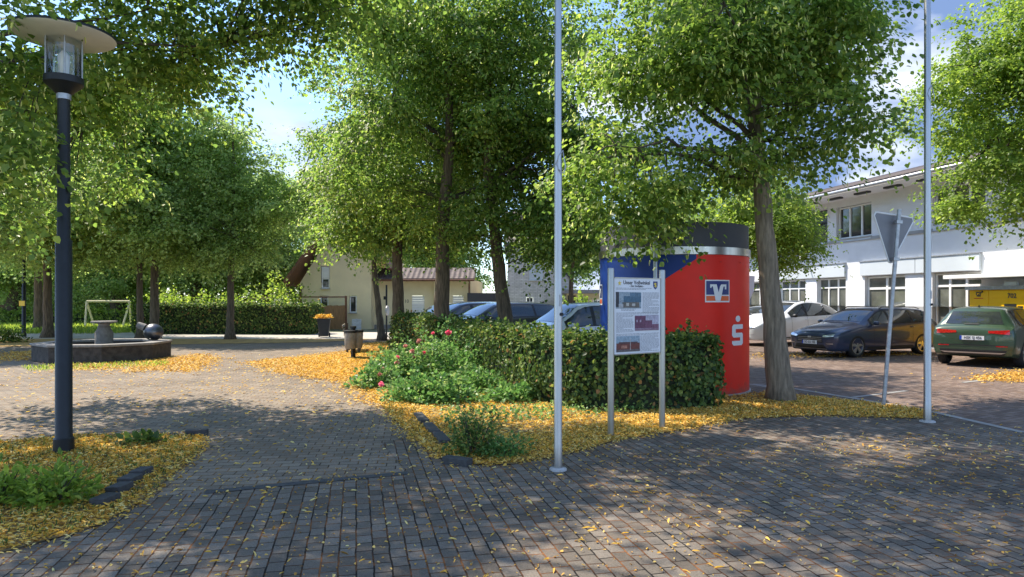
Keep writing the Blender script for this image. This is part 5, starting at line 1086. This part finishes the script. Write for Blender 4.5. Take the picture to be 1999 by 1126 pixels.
# columns: x, zb, w_low, w_mid, w_belt, z_belt, w_top, z_top
ST = {
 'estate': [(2.29, .30, .45, .52, .46, .60, .30, .66), (2.25, .22, .66, .72, .66, .64, .45, .72), (2.12, .19, .80, .84, .78, .70, .58, .78), (1.85, .18, .87, .885, .84, .78, .66, .86), (1.4, .18, .88, .90, .86, .86, .70, .945),
            (1.08, .18, .88, .90, .86, .90, .71, 1.0), (.95, .18, .88, .90, .86, .91, .70, 1.06), (.62, .18, .88, .90, .86, .93, .65, 1.245), (.28, .18, .88, .90, .86, .94, .60, 1.395), (-.1, .18, .88, .90, .86, .95, .58, 1.45), (-.9, .18, .88, .90, .86, .97, .57, 1.46),
            (-1.7, .18, .88, .90, .85, .99, .55, 1.42), (-1.98, .20, .87, .89, .83, 1.0, .54, 1.37), (-2.10, .24, .84, .87, .81, 1.0, .56, 1.25), (-2.22, .28, .80, .84, .78, .98, .60, 1.06), (-2.28, .32, .72, .78, .72, .92, .60, .98), (-2.31, .36, .6, .66, .6, .85, .5, .90)],
 'suv': [(2.20, .34, .45, .52, .46, .68, .30, .76), (2.16, .26, .66, .74, .68, .74, .45, .84), (2.02, .24, .82, .86, .80, .82, .58, .92), (1.75, .24, .88, .90, .86, .90, .66, .99), (1.3, .24, .90, .92, .88, .97, .70, 1.06),
         (1.02, .24, .90, .92, .88, 1.0, .71, 1.11), (.9, .24, .90, .92, .88, 1.01, .70, 1.17), (.58, .24, .90, .92, .88, 1.03, .65, 1.38), (.26, .24, .90, .92, .88, 1.04, .61, 1.53), (-.1, .24, .90, .92, .88, 1.05, .60, 1.58), (-.9, .24, .90, .92, .88, 1.06, .59, 1.59),
         (-1.5, .24, .90, .92, .87, 1.08, .58, 1.56), (-1.76, .25, .89, .915, .86, 1.08, .57, 1.52), (-1.93, .27, .88, .90, .85, 1.07, .60, 1.34), (-2.06, .30, .86, .89, .84, 1.05, .68, 1.12), (-2.14, .32, .82, .87, .82, 1.00, .74, 1.05), (-2.19, .36, .74, .80, .76, .93, .70, .97), (-2.20, .42, .62, .68, .64, .82, .5, .86)],
 'coupe': [(2.33, .34, .45, .52, .46, .62, .30, .70), (2.29, .24, .68, .76, .70, .68, .45, .78), (2.14, .21, .84, .88, .82, .78, .60, .88), (1.85, .20, .90, .92, .88, .86, .68, .95), (1.4, .20, .91, .94, .90, .94, .72, 1.03),
           (1.05, .20, .91, .94, .90, .97, .73, 1.08), (.9, .20, .91, .94, .90, .98, .71, 1.14), (.5, .20, .91, .94, .90, 1.0, .66, 1.36), (.1, .20, .91, .94, .90, 1.02, .61, 1.53), (-.3, .20, .91, .94, .90, 1.03, .60, 1.59), (-.9, .20, .91, .94, .90, 1.05, .58, 1.56),
           (-1.5, .20, .91, .94, .89, 1.07, .57, 1.42), (-1.85, .22, .90, .93, .87, 1.06, .58, 1.27), (-2.10, .26, .87, .90, .84, 1.02, .62, 1.12), (-2.26, .30, .80, .86, .80, .95, .64, 1.02), (-2.33, .36, .68, .76, .70, .88, .55, .93)]}
ST['van'] = [(x * .93, zb, wl, wm, wb_, z_b + (.04 if zt < 1.1 else .03), wt + (.03 if zt > 1.2 else 0), zt + (.13 if zt > 1.3 else .06)) for x, zb, wl, wm, wb_, z_b, wt, zt in ST['estate']]
def make_car(kind, paint, label, loc, rz, scale=1.0, group='parked cars', plate=None, plate_rear=None, stripe=False, rails=False, roofdark=False, zs=.97):
    st = sorted(ST[kind]); xs = np.array([s[0] for s in st]); cols = [np.array([s[k] for s in st]) for k in range(1, 8)]
    root = empty('parked_car', label, 'car', loc, rz, group); root.scale = (scale,) * 3
    X = np.unique(np.concatenate([np.linspace(xs[0], xs[-1], 56), np.linspace(xs[0], xs[0] + .25, 8), np.linspace(xs[-1] - .25, xs[-1], 8)]))
    ring_n = None; mb = MB(); rings = []
    for x in X:
        zb, wl, wm, wbt, zbt, wt, zt = [pchip(xs, c, x) for c in cols]
        zm = .52 + (.05 if kind in ('suv', 'coupe') else 0); z5 = max(zt - .05, (zbt + zt) / 2)
        C = [(0, zb), (wl - .12, zb), (wl - .03, zb + .03), (wl, zb + .10), (wm, zm), (wm - .004, (zm + zbt) / 2 + .05), (wbt, zbt), ((wbt + wt) / 2 + .025, (zbt + z5) / 2), (wt + .02, z5), (wt - .07, zt - .004), (wt * .5, zt + .018), (0, zt + .026)]
        half = []
        for i in range(len(C) - 1):
            p0, p1, p2, p3 = C[max(i - 1, 0)], C[i], C[i + 1], C[min(i + 2, len(C) - 1)]
            for k in range(3):
                t = k / 3; q = []
                for a in (0, 1):
                    m0 = (p2[a] - p0[a]) * .32; m1 = (p3[a] - p1[a]) * .32
                    q.append((2 * t ** 3 - 3 * t ** 2 + 1) * p1[a] + (t ** 3 - 2 * t ** 2 + t) * m0 + (-2 * t ** 3 + 3 * t ** 2) * p2[a] + (t ** 3 - t ** 2) * m1)
                half.append(tuple(q))
        half.append(C[-1]); half[0] = C[0]
        ring = [(x, w, z) for w, z in half] + [(x, -w, z) for w, z in half[-2:0:-1]]
        rings.append(ring)
    n = len(rings[0]); vs = [v for r in rings for v in r]; fs = []
    for i in range(len(rings) - 1):
        for k in range(n): j = (k + 1) % n; fs.append((i * n + k, (i + 1) * n + k, (i + 1) * n + j, i * n + j))
    fs.append(tuple(range(n))); fs.append(tuple((len(rings) - 1) * n + k for k in range(n - 1, -1, -1)))
    mb.add(vs, fs)
    body = mb.build('body', [paint, M['black']], root, smooth=True)
    bm = bmesh.new(); bm.from_mesh(body.data); bmesh.ops.recalc_face_normals(bm, faces=bm.faces); bm.to_mesh(body.data); bm.free()
    bvh = BVHTree.FromPolygons([v.co[:] for v in body.data.vertices], [tuple(p.vertices) for p in body.data.polygons])
    Lh = xs[-1]; fw = Lh - .88; rw = xs[0] + .86 + (.05 if kind == 'estate' else 0); wr = .335 if kind in ('estate', 'van') else .37
    wy = cols[2].max()
    # wheel arches
    cut = MB()
    for wx in (fw, rw):
        for s in (-1, 1): cut.tube([(wx, s * (wy - .26), wr), (wx, s * (wy + .2), wr)], wr + .055, 40)
    co = cut.build('cut', [M['black']]); bm = bmesh.new(); bm.from_mesh(co.data); bmesh.ops.recalc_face_normals(bm, faces=bm.faces)
    bm.to_mesh(co.data); bm.free()
    md = body.modifiers.new('b', 'BOOLEAN'); md.operation = 'DIFFERENCE'; md.object = co; md.solver = 'EXACT'
    try: md.material_mode = 'TRANSFER'
    except Exception: pass
    bpy.context.view_layer.update()
    me = bpy.data.meshes.new_from_object(body.evaluated_get(bpy.context.evaluated_depsgraph_get())); body.modifiers.clear(); body.data = me
    bpy.data.objects.remove(co)
    me.polygons.foreach_set('use_smooth', [True] * len(me.polygons)); me.set_sharp_from_angle(angle=rad(35))
    def decal(name, quad, ax, m, off=.006, nx=10, ny=5, parent=root, th=False):
        """quad: 4 2D corners in plane perpendicular to ax; ax: 'L','R','F','B','T'"""
        P = []
        for j in range(ny + 1):
            for i in range(nx + 1):
                u, v = i / nx, j / ny; a, b_, c, d = [Vector(q) for q in quad]; p = a.lerp(b_, u).lerp(d.lerp(c, u), v)
                if ax in 'LR': s = 1 if ax == 'L' else -1; o = Vector((p.x, s * 3, p.y)); dr_ = Vector((0, -s, 0))
                elif ax in 'FB': s = 1 if ax == 'F' else -1; o = Vector((s * 4, p.x, p.y)); dr_ = Vector((-s, 0, 0))
                else: o = Vector((p.x, p.y, 3)); dr_ = Vector((0, 0, -1))
                h_, nn, _, _ = bvh.ray_cast(o, dr_)
                if h_ is None: return None
                if nn.dot(dr_) > 0: nn = -nn
                P.append(h_ - dr_ * off * .6 + nn * off * .4)
        dm = MB(); dm.add(P, [(j * (nx + 1) + i, j * (nx + 1) + i + 1, (j + 1) * (nx + 1) + i + 1, (j + 1) * (nx + 1) + i) for j in range(ny) for i in range(nx)])
        return dm.build(name, m, parent, smooth=True)
    zf = lambda k, x: float(pchip(xs, cols[k], x))
    def sidewin(xa, xb, side, name='window', lo=.045, hi=.055):  # between belt and roofline
        nx = 12; ny = 5; P = []
        for j in range(ny + 1):
            for i in range(nx + 1):
                x = xa + (xb - xa) * i / nx; z0 = zf(4, x) + lo; z1 = max(z0 + .004, zf(6, x) - hi - .025); z = z0 + (z1 - z0) * j / ny
                h_, nn, _, _ = bvh.ray_cast(Vector((x, side * 3, z)), Vector((0, -side, 0))); 
                if h_ is None: return None
                P.append(h_ + Vector((0, side * (.0075 if name == 'window' else .004), 0)))
        dm = MB(); dm.add(P, [(j * (nx + 1) + i, j * (nx + 1) + i + 1, (j + 1) * (nx + 1) + i + 1, (j + 1) * (nx + 1) + i) for j in range(ny) for i in range(nx)])
        return dm.build(name, M['car_glass'] if name == 'window' else M['black'], root, smooth=True)
    rx = {'estate': -1.92, 'suv': -1.62, 'coupe': -1.75, 'van': -1.75}[kind]; wx0 = {'estate': .80, 'suv': .76, 'coupe': .74, 'van': .78}[kind]
    for s in (-1, 1):
        sidewin(wx0, rx, s, 'window_trim', .02, .035)
        sidewin(wx0 - .06, .02, s); sidewin(-.08, -.98, s); sidewin(-1.06, rx + .10, s)
    # windscreen + rear window (top projection)
    wy0 = .62
    x_c, x_r = {'estate': (1.0, .30), 'suv': (.96, .30), 'coupe': (.96, .16), 'van': (.94, .26)}[kind]
    decal('windscreen', [(x_c, -.66), (x_c, .66), (x_r, .53), (x_r, -.53)], 'T', M['car_glass'], .007, 12, 8)
    zr = {'estate': (1.04, 1.34), 'suv': (1.14, 1.47), 'coupe': (1.13, 1.30), 'van': (1.16, 1.45)}[kind]
    decal('rear_window', [(-.62, zr[0]), (.62, zr[0]), (.50, zr[1]), (-.50, zr[1])], 'B', M['car_glass'], .008, 12, 6)
    # front
    zg = {'estate': .52, 'suv': .60, 'coupe': .56, 'van': .55}[kind]
    if kind != 'coupe':
        gr = decal('grille', [(-.46, zg - .08), (.46, zg - .08), (.40, zg + .10), (-.40, zg + .10)], 'F', M['black'], .008)
        for k in range(3): decal('grille_bar', [(-.42, zg - .04 + k * .05), (.42, zg - .04 + k * .05), (.42, zg - .03 + k * .05), (-.42, zg - .03 + k * .05)], 'F', M['rim'], .013, 10, 1, parent=gr)
        bp_ = decal('badge', [(-.06, zg + .05), (.06, zg + .05), (.06, zg + .10), (-.06, zg + .10)], 'F', M['rim'], .018, 4, 2, parent=gr)
    decal('lower_grille', [(-.55, .27), (.55, .27), (.48, .38), (-.48, .38)], 'F', M['black'], .008)
    decal('front_lip', [(-.58, .245), (.58, .245), (.58, .262), (-.58, .262)], 'F', M['rim'], .012, 10, 1)
    for s in (-1, 1):
        decal('headlight', [(s * .44, zg + .07), (s * .76, zg + .10), (s * .76, zg + .18), (s * .46, zg + .13)], 'F', M['lens'], .009)
        decal('headlight_rim', [(s * .43, zg + .058), (s * .77, zg + .085), (s * .77, zg + .10), (s * .43, zg + .072)], 'F', M['black'], .010, 8, 1)
        decal('fog_light', [(s * .58, .40), (s * .74, .40), (s * .74, .425), (s * .56, .415)], 'F', M['rim'], .009, 6, 1)
    # rear
    zt_ = {'estate': (.80, .92), 'suv': (.88, 1.0), 'coupe': (.86, .96), 'van': (.85, 1.05)}[kind]
    for s in (-1, 1):
        decal('taillight', [(s * .34, zt_[0] + .03), (s * .78, zt_[0]), (s * .77, zt_[1]), (s * .34, zt_[1] - .03)], 'B', M['taillight'], .009)
        decal('reflector', [(s * .50, .56), (s * .74, .56), (s * .74, .585), (s * .50, .585)], 'B', M['taillight'], .009, 6, 1)
    decal('rear_bumper', [(-.66, .33), (.66, .33), (.72, .47), (-.72, .47)], 'B', M['black'], .008)
    decal('rear_skid', [(-.60, .375), (.60, .375), (.70, .41), (-.70, .41)], 'B', M['rim'], .014, 12, 1)
    if kind == 'suv': decal('bumper_line', [(-.74, .575), (.74, .575), (.74, .60), (-.74, .60)], 'B', M['black'], .007, 12, 1)
    decal('wiper', [(-.12, zr[0] - .015), (.2, zr[0] - .01), (.2, zr[0] + .008), (-.12, zr[0] + .012)], 'B', M['black'], .022, 4, 1)
    # plates
    for ax, z, on, tx in (('F', .44, plate is not None, plate), ('B', zt_[0] - .10 if kind == 'suv' else .70, plate_rear is not None, plate_rear)):
        if not on: continue
        s = 1 if ax == 'F' else -1
        h_ = bvh.ray_cast(Vector((s * 4, 0, z)), Vector((-s, 0, 0)))[0]; h2 = bvh.ray_cast(Vector((s * 4, .25, z)), Vector((-s, 0, 0)))[0]
        px_ = h_.x + s * .012
        pm = MB(); pm.box((px_, -.26, z - .055), (px_ + s * .012, .26, z + .055)); po = pm.build('number_plate', M['white_plate'], root)
        pm = MB(); sgn_ = 1 if ax == 'F' else 1
        y0 = -.26 if ax == 'F' else .26
        pm.box((px_ + s * .012, y0, z - .055), (px_ + s * .014, y0 * .83, z + .055)); pm.build('plate_band', M['plate_blue'], po)
        if tx: text_obj(tx, .10, po, 'ink', 'plate_text', (px_ + s * .0145, (0.02 if ax == 'F' else -.02), z), (rad(90), 0, rad(90) if ax == 'F' else rad(-90)), .0008, bold=.0015, sx=.82)
    # wheels
    for wx in (fw, rw):
        for s in (-1, 1):
            w = empty('wheel', None, None, (wx, s * (wy - .10), wr)); w.parent = root
            prof = [(-.10, wr * .66), (-.105, wr * .9), (-.085, wr * .98), (0, wr), (.085, wr * .98), (.105, wr * .9), (.10, wr * .70), (.085, wr * .68)]
            tm_ = MB(); nn_ = 36; vs_ = [(r_c * math.cos(2 * math.pi * k / nn_), s * yy, r_c * math.sin(2 * math.pi * k / nn_)) for yy, r_c in prof for k in range(nn_)]
            tm_.add(vs_, [(i * nn_ + k, i * nn_ + (k + 1) % nn_, (i + 1) * nn_ + (k + 1) % nn_, (i + 1) * nn_ + k) for i in range(len(prof) - 1) for k in range(nn_)]); tm_.build('tyre', M['tyre'], w, smooth=True)
            rm = MB(); ro = wr * .70
            rm.tube([(0, s * .02, 0), (0, s * .025, 0)], ro, 36, m=1)
            for k in range(5):
                for e in (-.16, .16):
                    a_ = 2 * math.pi * k / 5 + e + .3; a2 = 2 * math.pi * k / 5 + e * .5 + .3
                    p0 = Vector((math.cos(a2) * .05, s * .095, math.sin(a2) * .05)); p1 = Vector((math.cos(a_) * ro, s * .088, math.sin(a_) * ro)); sd2 = Vector((-math.sin(a_), 0, math.cos(a_))) * .021
                    rm.add([p0 - sd2, p1 - sd2 * 1.3, p1 + sd2 * 1.3, p0 + sd2, p0 - sd2 - Vector((0, s * .03, 0)), p1 - sd2 - Vector((0, s * .03, 0)), p1 + sd2 - Vector((0, s * .03, 0)), p0 + sd2 - Vector((0, s * .03, 0))], [(0, 1, 2, 3), (0, 4, 5, 1), (3, 2, 6, 7), (4, 7, 6, 5)])
            rm.tube([(0, s * .06, 0), (0, s * .1, 0)], .055, 16)
            # outer lip
            lip = [(ro * 1.0, s * .07), (ro * 1.0, s * .1), (ro * .93, s * .098), (ro * .92, s * .06)]
            rm.add([(r_c * math.cos(2 * math.pi * k / 36), yy, r_c * math.sin(2 * math.pi * k / 36)) for r_c, yy in lip for k in range(36)], [(i * 36 + k, i * 36 + (k + 1) % 36, (i + 1) * 36 + (k + 1) % 36, (i + 1) * 36 + k) for i in range(3) for k in range(36)])
            rm.build('rim', [M['rim'], M['black']], w)
    # mirrors, handles, sills, seams
    for s in (-1, 1):
        x = wx0 - .08; z = zf(4, x) + .08; hy = bvh.ray_cast(Vector((x, s * 3, z - .08)), Vector((0, -s, 0)))[0].y
        mm2 = MB(); prof = [(.0, .02), (.04, .075), (.10, .085), (.17, .07), (.19, .03)]
        vs_ = []
        for d, r_c in prof:
            for k in range(12): t = 2 * math.pi * k / 12; vs_.append((x + r_c * .9 * math.cos(t), hy + s * (.01 + d), z + r_c * .75 * math.sin(t)))
        mm2.add(vs_, [(i * 12 + k, i * 12 + (k + 1) % 12, (i + 1) * 12 + (k + 1) % 12, (i + 1) * 12 + k) for i in range(4) for k in range(12)] + [tuple(range(12)), tuple(48 + k for k in range(12))]); mm2.build('mirror', paint if kind != 'coupe' else M['black'], root, smooth=True)
        for hx in (-.0, -.95):
            z = zf(4, hx) - .10; hy = bvh.ray_cast(Vector((hx, s * 3, z)), Vector((0, -s, 0)))[0].y
            hm = MB(); hm.tube([(hx + .09, hy + s * .002, z), (hx + .06, hy + s * .03, z), (hx - .06, hy + s * .03, z + .005), (hx - .09, hy + s * .002, z + .005)], .013, 8); hm.build('door_handle', paint, root, smooth=True)
        ax_ = 'L' if s > 0 else 'R'
        for hx in (.72, -.04, -.98): decal('door_seam', [(hx, .36), (hx + .008, .36), (hx + .008, zf(4, hx) - .0), (hx, zf(4, hx) - .0)], ax_, M['black'], .003, 1, 10)
        decal('sill', [(fw - wr - .08, .23 + (.05 if kind == 'suv' else 0)), (rw + wr + .08, .23 + (.05 if kind == 'suv' else 0)), (rw + wr + .08, .31 + (.05 if kind == 'suv' else 0)), (fw - wr - .08, .31 + (.05 if kind == 'suv' else 0))], ax_, M['dark_plastic'], .006, 14, 1)
    if rails:
        for s in (-1, 1):
            rl = MB(); rl.tube([(.15, s * .60, zf(6, .15) + .0), (.0, s * .59, zf(6, 0) + .035), (-1.5, s * .56, zf(6, -1.5) + .035), (-1.7, s * .56, zf(6, -1.7))], .014, 8); rl.build('roof_rail', M['black'], root, smooth=True)
    root.scale = (scale, scale, scale * zs)
    am = MB(); zt = zf(6, rx + .15) + .03; am.add([(rx + .22, 0, zt), (rx + .05, -.02, zt), (rx + .05, .02, zt), (rx + .05, 0, zt + .06)], [(0, 1, 3), (0, 3, 2), (1, 2, 3)]); am.build('antenna', M['black'], root)
    if roofdark: decal('glass_roof', [(.05, -.5), (.05, .5), (-1.3, .48), (-1.3, -.48)], 'T', M['car_glass'], .006, 8, 10)
    return root
P_blue = carpaint('paint_blue', (.026, .040, .085)); P_green = carpaint('paint_green', (.034, .066, .036)); P_white = carpaint('paint_white', (.74, .75, .76), 0, .35)
P_black = carpaint('paint_black', (.014, .016, .022)); P_silver = carpaint('paint_silver', (.42, .48, .55), .6)
def place(front_px, rear_px, yaw_off=0):
    pass
# blue estate: front wheel (9.9,20.1) rear wheel (12.6,21.7)
fwv = Vector((9.85, 20.0)); rwv = Vector((12.45, 21.75)); c = (fwv + rwv) / 2; hd = math.atan2((fwv - rwv).y, (fwv - rwv).x)
make_car('estate', P_blue, 'dark blue estate car in front of the white building', (10.95, 21.5, 0), rad(205), 1.02, plate='SO SO 105', plate_rear='SO SO 105', rails=True)
make_car('coupe', P_white, 'white electric crossover parked left of the blue estate', (10.6, 26.7, 0), rad(205), 1.06, plate='', roofdark=True)
make_car('estate', P_silver, 'pale blue silver car glimpsed between the kiosk and the thick trunk', (11.4, 31.5, 0), rad(205), 1.0)
# green suv: rear wheels (11.5,18.3),(12.55,17.2)
fwd = Vector((1.1, 1.02)).normalized(); rc = Vector((12.05, 17.75)); c = rc + fwd * 1.33
make_car('suv', P_green, 'metallic green SUV seen from behind at the right edge', (c.x, c.y, 0), math.atan2(fwd.y, fwd.x), 1.0, plate_rear='HSK SJ 456', zs=.94)
# left parking row behind hedge
make_car('van', P_white, 'white hatchback behind the long hedge and flagpole', (1.75, 18.6, 0), rad(180 + 24), 1.03)
make_car('estate', P_black, 'black car with the leaning trunk in front of it', (-.6, 25.2, 0), rad(180 + 30), 1.12)
make_car('estate', P_black, 'black car half hidden behind the hedge, left of the leaning trunk', (-2.0, 28.0, 0), rad(180 + 30), 1.12)
make_car('van', P_white, 'white car at the left end of the parked row', (-3.1, 31.0, 0), rad(180 + 30), .98)
